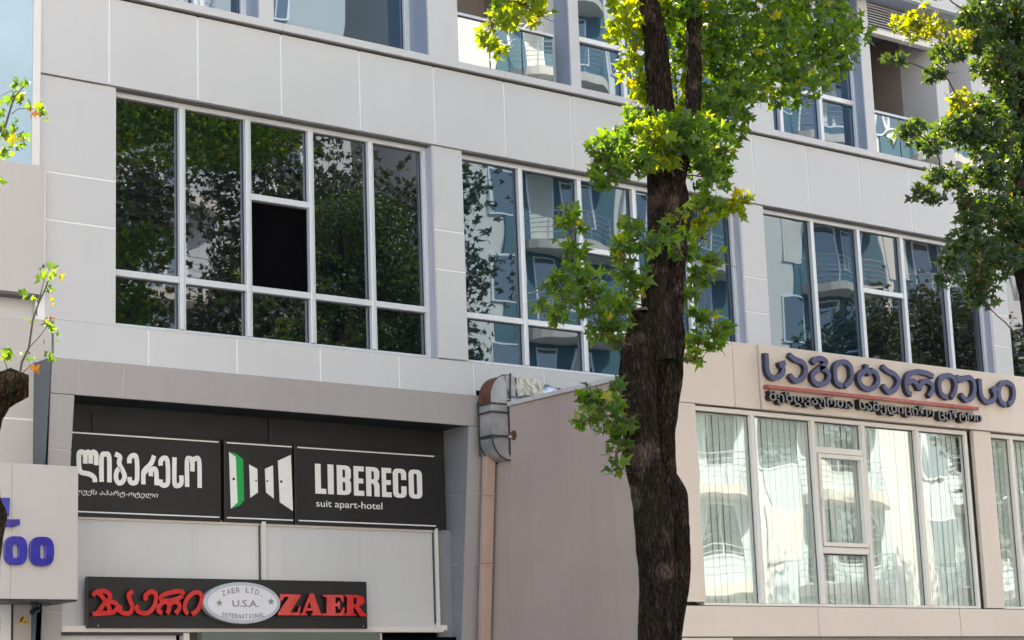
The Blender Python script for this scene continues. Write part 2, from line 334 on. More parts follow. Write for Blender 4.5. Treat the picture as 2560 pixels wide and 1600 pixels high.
# ------------------------------------------------------------------ main building
Y0=17.0
bld=thing('apartment_building','long light grey clad building with dark ribbon windows and balconies above','building',(20,17,0))
box('core_wall',M['panel'],bld,8.79,60,19.6,30,0,13.3)
box('core_wall',M['panel'],bld,4.0,7.76,17.06,30,0,5.0); box('core_wall',M['panel'],bld,7.76,8.70,17.4,30,0,5.0); box('core_wall',M['panel'],bld,4.0,8.70,17.06,30,5.0,8.9); box('core_wall',M['panel'],bld,4.0,8.70,17.5,30,8.9,13.3)
gap=.018
def panel(x0,x1,z0,z1,y=Y0,m='panel',t=.05,parent=None):
    e=gap/2; j=rnd.uniform(-.0015,.0015); k=rnd.uniform(-.0015,.0015)
    b=MB().hexa([(x0+e,y+j,z0+e),(x1-e,y-j,z0+e),(x1-e,y+t,z0+e),(x0+e,y+t,z0+e),(x0+e,y+k,z1-e),(x1-e,y-k,z1-e),(x1-e,y+t,z1-e),(x0+e,y+t,z1-e)])
    return b.build('panel',M[m],parent or bld,bevel=.0025)
def backer(x0,x1,z0,z1,y=Y0+.006,m='joint'): return box('joint_backing',M[m],bld,x0,x1,y,y+.03,z0,z1)
BZ0,BZ1=7.965,8.868
xs=[7.97,8.705]+[round(8.705+.9775*k,3) for k in range(1,34)]
backer(7.975,41,BZ0+.02,BZ1-.02,Y0-.02+.006)
for a,b in zip(xs[:-1],xs[1:]): panel(a,b,BZ0,BZ1,Y0-.02)
# ledge cap in pieces, with its shadow gap
for a,b in [(7.97,10.66),(10.66,13.58),(13.58,17.5),(17.5,21.4),(21.4,25.3),(25.3,33),(33,41)]:
    box('ledge_cap',M['panel'],bld,a+.002,b-.002,16.93,17.40,8.885,8.965,bevel=.004)
box('ledge_gap',M['lintel'],bld,7.98,41,16.965,17.3,8.870,8.884)
# band above the upper storey
XT=[7.97+.9775*k for k in range(0,34)]
for a,b in zip(XT[:-1],XT[1:]): panel(a,b,11.12,12.05,16.72)
box('band_core',M['joint'],bld,7.98,41,16.76,17.6,11.125,12.04)
box('band_soffit',M['reveal'],bld,7.98,41,16.74,17.6,11.108,11.122)
box('upper_wall',M['panel'],bld,7.97,41,17.0,17.6,12.05,13.3)
# left strip
backer(7.975,8.79,5.24,7.96)
for z0,z1,x0 in ((7.018,7.965,7.97),(6.553,7.018,8.06),(5.596,6.553,8.06)): panel(x0,8.795,z0,z1)
box('reveal',M['panel'],bld,8.775,8.795,17.056,17.3,5.6,7.96)
panel(7.97,8.705,8.99,9.9); panel(7.97,8.30,9.9,11.1); box('upper_corner_wall',M['panel'],bld,7.97,8.7,17.055,17.3,8.97,11.1)
# strip below the windows
xb=[8.152,9.14,10.115,11.09,12.07,13.05,14.03,15.0,15.98,16.96,17.94,18.9,19.9,20.9,21.9,22.9,23.9,24.9,26,28,30,33,36,41]
backer(8.155,41,5.06,5.60)
for a,b in zip(xb[:-1],xb[1:]): panel(a,b,5.04,5.612)
# small dark opening above the annex roof
box('vent_opening',M['black'],bld,13.07,13.35,16.985,17.02,5.08,5.30)
# left low wall
backer(7.0,8.15,2.0,5.59)
for x0,x1,z0,z1 in ((7.2,8.146,4.648,5.596),(7.2,8.146,3.70,4.648),(7.78,8.146,2.2,3.70)): panel(x0,x1,z0,z1,m='panelwarm')
box('side_opening',M['soffit'],bld,6.2,7.77,17.02,17.05,0,3.7)
box('opening_reveal',M['fascia'],bld,7.771,7.785,16.99,17.4,0,3.69)

def window(name,x0,x1,z0,z1,yg,mulls,trans,glassm,head=True,fw=.05,mw=.062,wm='alu',panes=None,parent=None,thin=(),dep=.055):
    """glazed opening: outer frame (part) with mullions, transoms and one pane per light as sub-parts"""
    P=parent or bld; A=M[wm]
    fr=MB(); fr.box(x0,x1,yg-dep,yg+.03,z0,z0+fw*.55); fr.box(x0,x1,yg-dep,yg+.03,z1-fw,z1)
    fr.box(x0,x0+fw*.35,yg-dep,yg+.03,z0+fw*.55,z1-fw); fr.box(x1-fw,x1,yg-dep,yg+.03,z0+fw*.55,z1-fw)
    f=fr.build(name,A,P,bevel=.004)
    if f.parent: pass
    def sub(n,m,*b,bevel=0):
        o=MB().box(*b).build(n,m); o.parent=f; o.matrix_parent_inverse=Matrix.Identity(4); 
        if bevel: q=o.modifiers.new('bevel','BEVEL'); q.width=bevel; q.segments=1
        return o
    zi0,zi1=z0+fw*.55,z1-fw
    for mx in mulls:
        sub('mullion',A,mx-mw/2,mx+mw/2-.016,yg-dep-.015,yg+.02,zi0,zi1,bevel=.004)
        sub('mullion_groove',M['aludark'],mx+mw/2-.016,mx+mw/2-.010,yg-dep+.01,yg+.02,zi0,zi1)
        sub('mullion_edge',A,mx+mw/2-.010,mx+mw/2,yg-dep-.008,yg+.02,zi0,zi1)
    for mx in thin: sub('butt_joint',M['aludark'],mx-.006,mx+.006,yg-.006,yg+.02,zi0,zi1)
    edges=[x0+fw*.35]+[v for v in mulls]+[x1-fw]
    for i in range(len(edges)-1):
        a=edges[i]+(mw/2 if i else 0); b=edges[i+1]-(mw/2 if i<len(edges)-2 else 0)
        tz=sorted(t[0] for t in trans if t[1] is None or i in t[1])
        zz=[zi0]
        for t in tz: sub('transom',A,a,b,yg-dep-.006,yg+.02,t-.032,t+.032,bevel=.004); zz+=[t-.032,t+.032]
        zz.append(zi1)
        for k in range(0,len(zz),2):
            gm=M[glassm] if not panes or (i,k//2) not in panes else M[panes[(i,k//2)]]
            sub('pane',gm,a,b,yg-.008,yg+.004,zz[k],zz[k+1])
            g=.012; gk=MB()
            gk.box(a,b,yg-.016,yg-.009,zz[k+1]-g,zz[k+1]); gk.box(b-g*.6,b,yg-.016,yg-.009,zz[k],zz[k+1]-g)
            o=gk.build('gasket',M['aludark']); o.parent=f
    return f
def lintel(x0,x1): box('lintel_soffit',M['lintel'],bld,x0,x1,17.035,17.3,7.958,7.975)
WZ0,WZ1=5.625,7.958
window('window',8.80,12.56,WZ0,WZ1,17.15,[9.563,10.319,11.074,11.829],[(6.148,None),(7.106,[2])],'glassA',panes={(2,1):'screen'}); lintel(8.8,12.575)
box('room_backing',M['black'],bld,8.8,12.56,17.30,17.32,5.4,8)
box('reveal',M['revealp'],bld,12.562,12.580,17.002,17.3,5.60,7.955)
window('window',13.0,17.215,WZ0,WZ1,17.15,[13.865,14.732,15.578,16.43],[(6.148,None),(7.085,[2])],'glassB'); lintel(12.99,17.23)
box('reveal',M['revealp'],bld,17.217,17.236,17.002,17.3,5.60,7.955)
window('window',17.665,21.91,WZ0,WZ1,17.15,[18.600,19.467,20.306,21.188],[(6.148,None),(7.112,[2])],'glassA',panes={(0,0):'glassB',(0,1):'glassB',(1,0):'glassB',(1,1):'glassB'}); lintel(17.65,21.93)
box('reveal',M['revealp'],bld,21.912,21.948,17.002,17.3,5.60,7.955)
window('window',22.35,26.6,WZ0,WZ1,17.15,[23.25,24.1,24.95,25.8],[(6.148,None)],'glassA'); lintel(22.34,26.6)
for a,b in ((12.58,12.99),(17.237,17.655),(21.949,22.338),(26.6,27.0)):
    backer(a+.004,b-.004,5.62,7.96,17.008)
    for z0,z1 in ((5.614,6.592),(6.592,7.028),(7.028,7.96)): panel(a,b,z0,z1,17.0)
    box('pier_core',M['panel'],bld,a,b,17.06,17.6,5.6,7.97)
panel(27.0,41,5.62,7.96)
# upper storey openings
UZ0,UZ1=8.965,11.10
def pier(a,b,y=17.0): box('pier',M['panel'],bld,a,b,y,17.6,UZ0,UZ1,bevel=.004)
pier(10.418,10.593); pier(12.575,12.987); pier(14.617,14.766); pier(17.45,17.885); pier(19.69,19.871); pier(21.94,22.36); pier(24.1,24.3); pier(26.6,30.)
window('window',8.72,10.40,UZ0,UZ1,17.28,[9.80,9.87],[],'glassU',fw=.06)
window('window',10.60,12.565,UZ0,UZ1,17.38,[],[],'glassU',fw=.07,thin=(Pthin:=11.60,))
window('window',14.775,17.44,UZ0,UZ1,17.2,[15.575,16.5],[(9.66,None)],'glassU')
window('window',17.89,19.68,UZ0,UZ1,17.2,[18.235,18.985],[(9.66,None)],'glassU',fw=.04)
for a in (10.40,12.558,19.672): box('reveal',M['reveal'],bld,a,a+.018,17.003,17.38,8.967,11.1)
box('room_backing',M['black'],bld,8.7,12.57,17.46,17.48,8.9,11.1); box('room_backing',M['black'],bld,14.78,19.68,17.3,17.32,8.9,11.1)
# first balcony
def balcony(x0,x1,depth,door):
    box('balcony_back_wall',M['brown'],bld,x0,x1,17+depth,17.05+depth,UZ0,11.1)
    box('balcony_side_wall',M['brown'],bld,x1-.003,x1+.05,17.601,17+depth,UZ0,11.1)
    box('balcony_side_wall',M['brown'],bld,x0-.05,x0+.003,17.601,17+depth,UZ0,11.1)
    box('balcony_ceiling',M['brownceil'],bld,x0,x1,17.05,17+depth,11.04,11.10)
    box('balcony_floor',M['slab'],bld,x0,x1,17.401,17+depth,8.86,8.95)
    dd=MB().box(door,door+.62,16.93+depth,16.99+depth,UZ0,10.75).build('balcony_door',M['brownceil'],bld)
    e=MB().box(door+.08,door+.54,16.915+depth,16.929+depth,9.1,10.65).build('door_pane',M['farglass']); e.parent=dd
def balustrade(x0,x1,n):
    b=MB().box(x0,x1,17.02,17.075,9.548,9.586).build('balustrade',M['rail'],bld,bevel=.006)
    for i in range(n):
        a=x0+(x1-x0)*i/n; c=x0+(x1-x0)*(i+1)/n
        g=MB().box(a+.01,c-.01,17.04,17.052,8.975,9.535).build('pane',M['glassR']); g.parent=b
    g=MB().box(x0,x1,17.03,17.062,9.536,9.547).build('rail_channel',M['aludark']); g.parent=b
balcony(12.99,14.40,1.3,13.05); balustrade(12.989,14.39,3)
box('balcony_column',M['panel'],bld,14.33,14.60,17.25,17.6,8.965,11.1); box('reveal',M['reveal'],bld,14.602,14.6165,17.003,17.6,8.967,11.1)
# second balcony with louvre above
balcony(19.873,21.18,2.1,20.0); balustrade(19.873,21.93,4)
box('balcony_column',M['panel'],bld,21.18,21.45,17.0,17.6,8.965,11.1)
box('reveal',M['reveal'],bld,21.452,21.938,17.5,17.56,8.967,11.1)
box('louvre_beam',M['white'],bld,19.873,21.178,16.99,17.1,10.66,10.735)
lv=box('louvre_frame',M['aludark'],bld,19.873,21.178,17.09,17.11,10.74,11.10)
for i in range(9):
    z=10.755+i*.038
    q=MB().hexa([(19.875,17.01,z),(21.176,17.01,z),(21.176,17.075,z+.018),(19.875,17.075,z+.018),(19.875,17.01,z+.009),(21.176,17.01,z+.009),(21.176,17.075,z+.027),(19.875,17.075,z+.027)]).build('slat',M['panel']); q.parent=lv
balcony(22.38,24.05,1.6,22.5); balustrade(22.37,24.09,3); window('window',24.31,26.59,UZ0,UZ1,17.2,[25.4],[(9.66,None)],'glassU')

# ------------------------------------------------------------------ left block, blue glass panel
t=thing('wall_box','plain beige box projecting from the wall below the pale blue panel at the far left','wall box',(7.2,16.9,5.7))
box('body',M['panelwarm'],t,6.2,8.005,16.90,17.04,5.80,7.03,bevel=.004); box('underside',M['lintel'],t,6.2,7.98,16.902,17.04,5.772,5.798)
t=thing('blue_glass_panel','pale blue glass panel in a white frame at the top left','glass panel',(7.3,16.95,7.05))
box('pane',M['lblue'],t,6.2,7.885,16.94,16.96,7.035,12.0); box('frame',M['white'],t,7.887,7.966,16.925,16.99,7.035,12.0,bevel=.008)

# ------------------------------------------------------------------ portal
pt=thing('shopfront_portal','grey clad portal frame leaning forward around the black signs','portal',(10.5,16.8,0))
def fy(z): return 16.643+(5.177-z)*.110
def slab(name,m,x0,x1,z0,z1,t=.06,off=0,g=.005,parent=pt):
    a,b=fy(z0)+off,fy(z1)+off
    return MB().hexa([(x0+g,a,z0+g),(x1-g,a,z0+g),(x1-g,a+t,z0+g),(x0+g,a+t,z0+g),(x0+g,b,z1-g),(x1-g,b,z1-g),(x1-g,b+t,z1-g),(x0+g,b+t,z1-g)]).build(name,m,parent,bevel=.003)
PX0,PX1,PI0,PI1=7.967,13.028,8.216,12.708; PZ,PB=5.177,4.845
jx=[PX0,8.25,8.70,9.64,10.53,11.42,12.28,PX1]
for a,b in zip(jx[:-1],jx[1:]): slab('panel',M['portal'],a,b,PB,PZ)
for z0,z1 in ((4.35,PB),(3.75,4.35),(2.9,3.75),(0,2.9)): slab('panel',M['portal'],PX0,PI0,z0,z1)
for z0,z1 in ((4.16,PB),(3.43,4.16),(2.6,3.43),(0,2.6)): slab('panel',M['portal'],PI1,PX1,z0,z1)
slab('joint_backing',M['joint2'],PX0+.01,PX1-.01,PB+.006,PZ-.01,t=.02,off=.007,g=0)
slab('joint_backing',M['joint2'],PX0+.01,PI0-.01,0,PB,t=.02,off=.007,g=0); slab('joint_backing',M['joint2'],PI1+.01,PX1-.01,0,PB,t=.02,off=.007,g=0)
def cheek(name,m,x,z0,z1,y1,t=.01): # face perpendicular to the street
    return MB().hexa([(x,fy(z0)+.062,z0),(x+t,fy(z0)+.062,z0),(x+t,y1,z0),(x,y1,z0),(x,fy(z1)+.062,z1),(x+t,fy(z1)+.062,z1),(x+t,y1,z1),(x,y1,z1)]).build(name,m,pt)
def cheekf(name,m,x,z0,z1,y1,t=.006):
    return MB().hexa([(x,fy(z0)+.001,z0),(x+t,fy(z0)+.001,z0),(x+t,y1,z0),(x,y1,z0),(x,fy(z1)+.001,z1),(x+t,fy(z1)+.001,z1),(x+t,y1,z1),(x,y1,z1)]).build(name,m,pt)
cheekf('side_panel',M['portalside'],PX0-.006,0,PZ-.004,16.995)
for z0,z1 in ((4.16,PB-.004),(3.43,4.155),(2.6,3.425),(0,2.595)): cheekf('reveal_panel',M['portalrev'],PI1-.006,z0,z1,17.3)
for z in (4.156,3.426): MB().box(PI1-.004,PI1-.001,16.9,17.3,z-.002,z+.006).build('joint_backing',M['joint2'],pt)
box('top_cover',M['portal'],pt,PX0,PX1,16.71,17.0,PZ-.03,PZ-.004)
for i,(a,b) in enumerate(zip([8.218,9.1,10.0,10.9,11.8],[9.1,10.0,10.9,11.8,12.70])): box('soffit_panel',M['soffit'],pt,a+.003,b-.003,16.705,17.30,4.850,4.862)
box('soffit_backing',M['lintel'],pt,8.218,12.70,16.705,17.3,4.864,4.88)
for a,b in ((8.218,10.53),(10.536,12.702)): box('fascia_panel',M['fascia'],pt,a,b-.004,17.11,17.14,3.80,4.849)
for x in (8.60,10.53): box('fascia_clip',M['iron'],pt,x,x+.012,17.085,17.108,4.60,4.78)
# frosted shop front
sf=thing('shop_window','frosted white shop glazing between the black signs with pale frame','shop window',(10.5,17.1,2.6))
for a,b in ((7.8,10.372),(10.425,12.470)): box('pane',M['frost'],sf,a,b,17.05,17.07,2.78,3.80)
box('mullion',M['beam'],sf,10.374,10.423,17.0,17.08,2.82,3.80,bevel=.004); box('mullion_gasket',M['aludark'],sf,10.364,10.373,17.03,17.049,2.82,3.80)
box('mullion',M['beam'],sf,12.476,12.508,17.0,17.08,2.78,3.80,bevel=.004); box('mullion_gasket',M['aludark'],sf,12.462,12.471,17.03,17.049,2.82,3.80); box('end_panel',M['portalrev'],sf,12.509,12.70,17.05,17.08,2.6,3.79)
box('head_beam',M['beam'],sf,8.24,12.52,17.03,17.08,3.762,3.782); box('sill_beam',M['beam'],sf,8.24,12.52,16.965,17.08,2.725,2.782,bevel=.004)
for a,b in ((7.8,9.45),): box('lower_pane',M['frost'],sf,a,b,17.05,17.07,0.3,2.70)
box('lower_rail',M['aludark'],sf,8.24,9.50,17.0,17.05,2.700,2.722); box('post',M['beam'],sf,9.50,9.56,16.99,17.08,0,2.72); box('post',M['iron'],sf,9.562,9.64,16.99,17.08,0,2.72)
box('shutter_box',M['awn'],sf,9.642,11.68,16.90,17.08,2.40,2.724,bevel=.01)
box('post',M['beam'],sf,11.69,11.76,16.99,17.08,0,2.72); box('door_void',M['black'],sf,11.77,12.70,17.0,17.06,0,2.68); box('shop_back',M['black'],sf,7.8,12.9,17.31,17.33,0,4.85)
box('junction_box',M['beam'],sf,12.50,12.56,16.95,16.999,2.74,2.80,bevel=.01)

# ------------------------------------------------------------------ libereco sign
PAN=[(8.172,9.93,3.783,4.591),(9.957,10.747,3.784,4.584),(10.76,12.578,3.779,4.587)]; STR=[(8.172,9.895,3.824,4.556),(9.985,10.732,3.825,4.555),(10.798,12.483,3.823,4.554)]
ls=thing('hotel_sign','wide black sign in three panels with white lettering and white and green door icons','sign',(10.4,17,3.8))
for a,b,c,d in PAN: box('sign_panel',M['signblk'],ls,a,b-.008,17.002,17.09,3.783,4.588,bevel=.006)
for a,b,c,d in STR:
    for z in (3.824,4.555): box('stripe',M['print'],ls,a,b,16.9985,17.001,z-.006,z+.006)
for g in [[[(8.419,4.211),(8.417,4.354),(8.448,4.378),(8.479,4.354),(8.48,4.271)],[(8.479,4.334),(8.479,4.354),(8.507,4.38),(8.535,4.357),(8.535,4.274)],[(8.535,4.337),(8.535,4.357),(8.563,4.383),(8.591,4.36),(8.592,4.262)],[(8.419,4.233),(8.439,4.189),(8.521,4.175),(8.572,4.146),(8.579,4.102)]],[[(8.648,4.109),(8.648,4.34),(8.686,4.37),(8.724,4.345),(8.728,4.108)]],[[(8.786,4.377),(8.836,4.354),(8.828,4.292),(8.865,4.225),(8.885,4.173),(8.865,4.122),(8.825,4.106),(8.796,4.15),(8.805,4.215),(8.836,4.247)]],[[(8.936,4.298),(8.936,4.341),(8.971,4.373),(9.01,4.348),(9.014,4.151),(8.98,4.113),(8.943,4.125),(8.937,4.168)]],[[(9.195,4.384),(9.164,4.31),(9.099,4.245),(9.082,4.205),(9.081,4.106)],[(9.093,4.217),(9.128,4.254),(9.158,4.232),(9.158,4.186)],[(9.158,4.232),(9.188,4.257),(9.217,4.235),(9.22,4.103)]],[[(9.265,4.292),(9.265,4.335),(9.298,4.366),(9.336,4.342),(9.341,4.144),(9.304,4.106),(9.266,4.12),(9.265,4.16)]],[[(9.413,4.38),(9.412,4.136),(9.447,4.11),(9.485,4.135),(9.485,4.209)]],[[(9.548,4.102),(9.549,4.35),(9.578,4.377),(9.606,4.353),(9.605,4.254)],[(9.606,4.333),(9.606,4.353),(9.641,4.38),(9.68,4.357),(9.684,4.099)]]]:
    mb=MB()
    for k,s in enumerate(g): mb.stroke(s,.047,16.9982-.0003*k,17.001)
    mb.build('letter',[M['print'],M['print']],ls)
a=(11.0,12.319,4.101,4.402)
B1=[(0,0),(.62,0),(.85,.03),(1,.13),(1,.42),(.9,.51),(1,.6),(1,.87),(.85,.97),(.62,1),(0,1)]; H1=lambda z0,z1:[(.40,z0),(.40,z1),(.56,z1),(.60,z1-.04),(.60,z0+.04),(.56,z0)]
EE=[(0,0),(1,0),(1,.17),(.45,.17),(.45,.42),(.93,.42),(.93,.585),(.45,.585),(.45,.83),(1,.83),(1,1),(0,1)]
CC=[(1,.62),(1,.86),(.9,.96),(.7,1),(.3,1),(.1,.96),(0,.86),(0,.14),(.1,.04),(.3,0),(.7,0),(.9,.04),(1,.14),(1,.40),(.62,.40),(.62,.17),(.56,.14),(.44,.14),(.38,.17),(.38,.83),(.44,.86),(.56,.86),(.62,.83),(.62,.62)]
OO=[(0,.14),(.1,.04),(.3,0),(.7,0),(.9,.04),(1,.14),(1,.86),(.9,.96),(.7,1),(.3,1),(.1,.96),(0,.86)]; OH=[(.38,.17),(.44,.14),(.56,.14),(.62,.17),(.62,.83),(.56,.86),(.44,.86),(.38,.83)]
RR=[(0,0),(.38,0),(.38,.44),(.5,.44),(.59,.38),(.61,.3),(.61,0),(1,0),(1,.38),(.96,.46),(.84,.52),(.97,.6),(1,.68),(1,.87),(.85,.97),(.62,1),(0,1)]
GL={'L':[[(0,0),(1,0),(1,.17),(.52,.17),(.52,1),(0,1)]],'I':[[(0,0),(1,0),(1,1),(0,1)]],'B':[B1,H1(.14,.43),H1(.585,.86)],'E':[EE],'R':[RR,H1(.58,.86)],'C':[CC],'O':[OO,OH]}
for ch,u0,u1 in zip('LIBERECO',(0,.114,.197,.352,.467,.614,.72,.871),(.098,.167,.326,.447,.591,.705,.848,1)):
    X0=a[0]+(a[1]-a[0])*u0; X1=a[0]+(a[1]-a[0])*u1
    outline_mesh([[(X0+(X1-X0)*p,a[2]+(a[3]-a[2])*q) for p,q in lp] for lp in GL[ch]],16.998,.003,[M['print']],'letter',ls)
a=(11.008,11.809,3.948,4.04); text_mesh('suit apart-hotel',a[0],a[1],a[2],a[3],16.998,.002,[M['print']],'lettering',ls)
a=(8.37,9.235,3.973,4.034); text_mesh('ლუქს აპარტ-ოტელი',a[0],a[1],a[2],a[3],16.998,.002,[M['print']],'lettering',ls,shear=.2)
for i,(c,p) in enumerate([('white',[(10.011,4.465),(10.086,4.421),(10.103,3.978),(10.027,3.912)]),('green',[(10.086,4.421),(10.168,4.402),(10.176,3.997),(10.103,3.97)]),('green',[(10.032,4.466),(10.09,4.453),(10.168,4.402),(10.086,4.421)]),('green',[(10.103,3.978),(10.176,4.0),(10.127,3.947),(10.034,3.914)]),('white',[(10.237,4.353),(10.329,4.314),(10.333,4.083),(10.246,4.028)]),('white',[(10.416,4.319),(10.509,4.359),(10.514,4.03),(10.425,4.087)]),('white',[(10.566,4.407),(10.718,4.475),(10.733,3.915),(10.582,3.997)])]):
    mb=MB(); mb.prism(p[::-1],16.9984-(.0004 if c=='green' else 0)-.0002*(i%3),17.0012); mb.build('door_icon',M['print'] if c=='white' else M['green'],ls)
for (x,z),r in [((10.06,4.202),0.014),((10.312,4.198),0.01),((10.44,4.199),0.01),((10.6,4.202),0.014)]: MB().prism([(x+r*math.cos(k*.6283),z-r*math.sin(k*.6283)) for k in range(10)],16.9965,16.9975).build('door_knob',M['signblk'],ls)

# ------------------------------------------------------------------ zaer sign
zp=(8.476,11.546,2.76,3.226); ZY=16.93
zs=thing('shop_sign','dark board with raised glossy red letters either side of a silver oval badge','sign',(zp[0],ZY,zp[2]))
box('board',M['signblk'],zs,zp[0],zp[1],ZY,ZY+.055,zp[2],zp[3],bevel=.003)
for x in (zp[0]+.10,zp[1]-.06): box('screw',M['rail'],zs,x,x+.012,ZY-.008,ZY-.001,zp[2]+.015,zp[2]+.027)
for lp in [[[(10.498,3.083),(10.729,3.083),(10.729,3.07),(10.605,2.907),(10.694,2.908),(10.718,2.967),(10.727,2.967),(10.714,2.884),(10.473,2.885),(10.473,2.9),(10.608,3.063),(10.549,3.062),(10.512,3.017),(10.5,3.017)]],[[(10.843,3.093),(10.882,3.094),(10.959,2.903),(10.983,2.898),(10.982,2.886),(10.857,2.885),(10.857,2.896),(10.881,2.903),(10.869,2.93),(10.79,2.93),(10.776,2.902),(10.8,2.896),(10.8,2.885),(10.726,2.884),(10.726,2.895),(10.75,2.902)],[(10.803,2.952),(10.861,2.953),(10.832,3.024)]],[[(10.996,3.082),(11.236,3.085),(11.234,3.019),(11.216,3.019),(11.193,3.064),(11.135,3.064),(11.133,3.002),(11.164,3.002),(11.176,3.024),(11.189,3.024),(11.187,2.948),(11.175,2.947),(11.163,2.975),(11.133,2.975),(11.131,2.904),(11.196,2.905),(11.228,2.961),(11.242,2.961),(11.234,2.885),(10.991,2.883),(10.992,2.896),(11.037,2.904),(11.041,3.063),(10.995,3.07)]],[[(11.257,3.085),(11.408,3.085),(11.479,3.06),(11.478,3.005),(11.413,2.976),(11.469,2.909),(11.515,2.896),(11.515,2.88),(11.431,2.879),(11.362,2.968),(11.35,2.968),(11.348,2.904),(11.38,2.898),(11.38,2.884),(11.246,2.885),(11.247,2.899),(11.278,2.905),(11.281,3.065),(11.257,3.073)],[(11.352,3.064),(11.389,3.061),(11.401,3.036),(11.387,2.992),(11.35,2.99)]]]: outline_mesh(lp,ZY-.05,.045,[M['red'],M['redside']],'letter',zs,bevel=.004)
for g in [[[(8.505,3.044),(8.541,3.082),(8.618,3.09),(8.673,3.061),(8.668,3.014),(8.634,2.99),(8.599,2.949),(8.554,2.896)],[(8.553,3.075),(8.59,3.048),(8.634,2.994),(8.664,2.95),(8.671,2.909)],[(8.503,2.883),(8.606,2.889),(8.703,2.9),(8.749,2.939),(8.729,2.983),(8.677,2.994),(8.638,2.979)]],[[(8.911,3.096),(8.869,3.063),(8.88,3.01),(8.904,2.952),(8.88,2.898),(8.821,2.89),(8.772,2.921),(8.788,2.962)]],[[(9.045,3.012),(9.039,3.053),(9.086,3.088),(9.139,3.078),(9.148,3.013),(9.119,2.942),(9.059,2.896),(8.986,2.899),(8.948,2.931),(8.966,2.964)]],[[(9.444,3.07),(9.41,3.097),(9.321,3.091),(9.226,3.064),(9.197,3.025),(9.253,3.008),(9.348,3.021),(9.43,3.058)],[(9.213,2.895),(9.172,2.918),(9.186,2.966),(9.24,3.0),(9.283,2.973),(9.277,2.913),(9.26,2.893)],[(9.283,2.973),(9.335,3.001),(9.386,2.986),(9.389,2.938),(9.348,2.893)]],[[(9.484,2.888),(9.451,2.932),(9.464,3.01),(9.519,3.071),(9.588,3.092),(9.63,3.06),(9.622,2.988),(9.58,2.921),(9.525,2.888)]]]:
    mb=MB()
    for k,s in enumerate(g): mb.stroke(s,.043,ZY-.05-.0015*k,ZY-.004,side=1)
    mb.build('letter',[M['red'],M['redside']],zs)
ox,oz,orx,orz=(10.062,2.995,0.423,0.198)
def oval(rx,rz,n=48): return [(ox+rx*math.cos(2*math.pi*i/n),oz-rz*math.sin(2*math.pi*i/n)) for i in range(n)]
ov=MB().prism(oval(orx,orz),ZY-.075,ZY-.003).build('oval_badge',M['ovals'],zs,bevel=.006)
e=MB().prism(oval(orx-.04,orz-.034),ZY-.079,ZY-.076).build('oval_face',M['ovalf'],zs)
a=(9.945,10.236,2.957,3.022); text_mesh('U.S.A.',a[0],a[1],a[2],a[3],ZY-.082,.0025,[M['grave']],'lettering',zs,bold=.012)
def arc(txt,half,zc,sag,h,wd):
    n=len(txt)
    for i,ch in enumerate(txt):
        if ch==' ': continue
        u=(i+.5)/n*2-1; x=ox+half*u; z=zc-sag*u*u
        o=text_mesh(ch,x-wd/2*(.35 if ch in 'I.' else 1),x+wd/2*(.35 if ch in 'I.' else 1),z-h/2,z+(h/2 if ch!='.' else -h*.3),ZY-.082,.0025,[M['grave']],'lettering',zs,bold=.010)
        ang=-math.atan(-2*sag*u/half)
        me=o.data; ca,sa=math.cos(ang),math.sin(ang)
        for v in me.vertices: dx,dz=v.co.x-x,v.co.z-z; v.co.x=x+dx*ca+dz*sa; v.co.z=z-dx*sa+dz*ca
arc('ZAER LTD.',.235,oz+.125,.045,.052,.040); arc('INTERNATIONAL',.240,oz-.128,-.020,.046,.030)
for x,z in [(9.804,2.991),(10.374,3.01)]:
    MB().prism([(x+(.040 if k%2==0 else .017)*math.sin(k*math.pi/5),z+(.036 if k%2==0 else .015)*math.cos(k*math.pi/5)) for k in range(10)],ZY-.082,ZY-.0795).build('star',M['grave'],zs)

# ------------------------------------------------------------------ left sign box
bx=thing('sign_box','beige projecting sign box with glossy blue raised letters beside the mossy tree','sign box',(7.3,16.3,3))
box('panel',M['panelwarm'],bx,6.0,7.438-.004,16.30,16.33,2.966,4.136,bevel=.003); box('panel',M['panelwarm'],bx,7.438+.004,8.066,16.30,16.33,2.966,4.136,bevel=.003)
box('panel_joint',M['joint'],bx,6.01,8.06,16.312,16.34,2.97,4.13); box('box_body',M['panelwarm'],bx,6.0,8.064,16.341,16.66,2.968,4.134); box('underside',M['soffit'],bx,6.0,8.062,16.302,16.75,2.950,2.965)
for lp in [[[(7.571,3.378),(7.568,3.323),(7.558,3.294),(7.542,3.273),(7.517,3.261),(7.47,3.256),(7.424,3.259),(7.399,3.27),(7.382,3.29),(7.372,3.318),(7.368,3.373),(7.37,3.427),(7.38,3.457),(7.396,3.477),(7.421,3.49),(7.467,3.495),(7.514,3.493),(7.539,3.481),(7.556,3.462),(7.567,3.433)],[(7.497,3.371),(7.496,3.325),(7.489,3.311),(7.467,3.306),(7.445,3.31),(7.438,3.324),(7.435,3.37),(7.437,3.415),(7.444,3.43),(7.465,3.435),(7.487,3.431),(7.495,3.417)]],[[(7.82,3.377),(7.817,3.32),(7.807,3.29),(7.789,3.269),(7.762,3.256),(7.713,3.251),(7.663,3.254),(7.637,3.266),(7.618,3.286),(7.607,3.315),(7.603,3.371),(7.606,3.427),(7.616,3.458),(7.634,3.479),(7.661,3.492),(7.71,3.497),(7.76,3.495),(7.787,3.483),(7.805,3.463),(7.816,3.433)],[(7.743,3.372),(7.742,3.326),(7.736,3.311),(7.716,3.306),(7.697,3.31),(7.691,3.325),(7.689,3.371),(7.69,3.417),(7.696,3.432),(7.715,3.437),(7.734,3.433),(7.741,3.418)]]]: outline_mesh(lp,16.262,.036,[M['blueA'],M['blueA']],'letter',bx,bevel=.005)
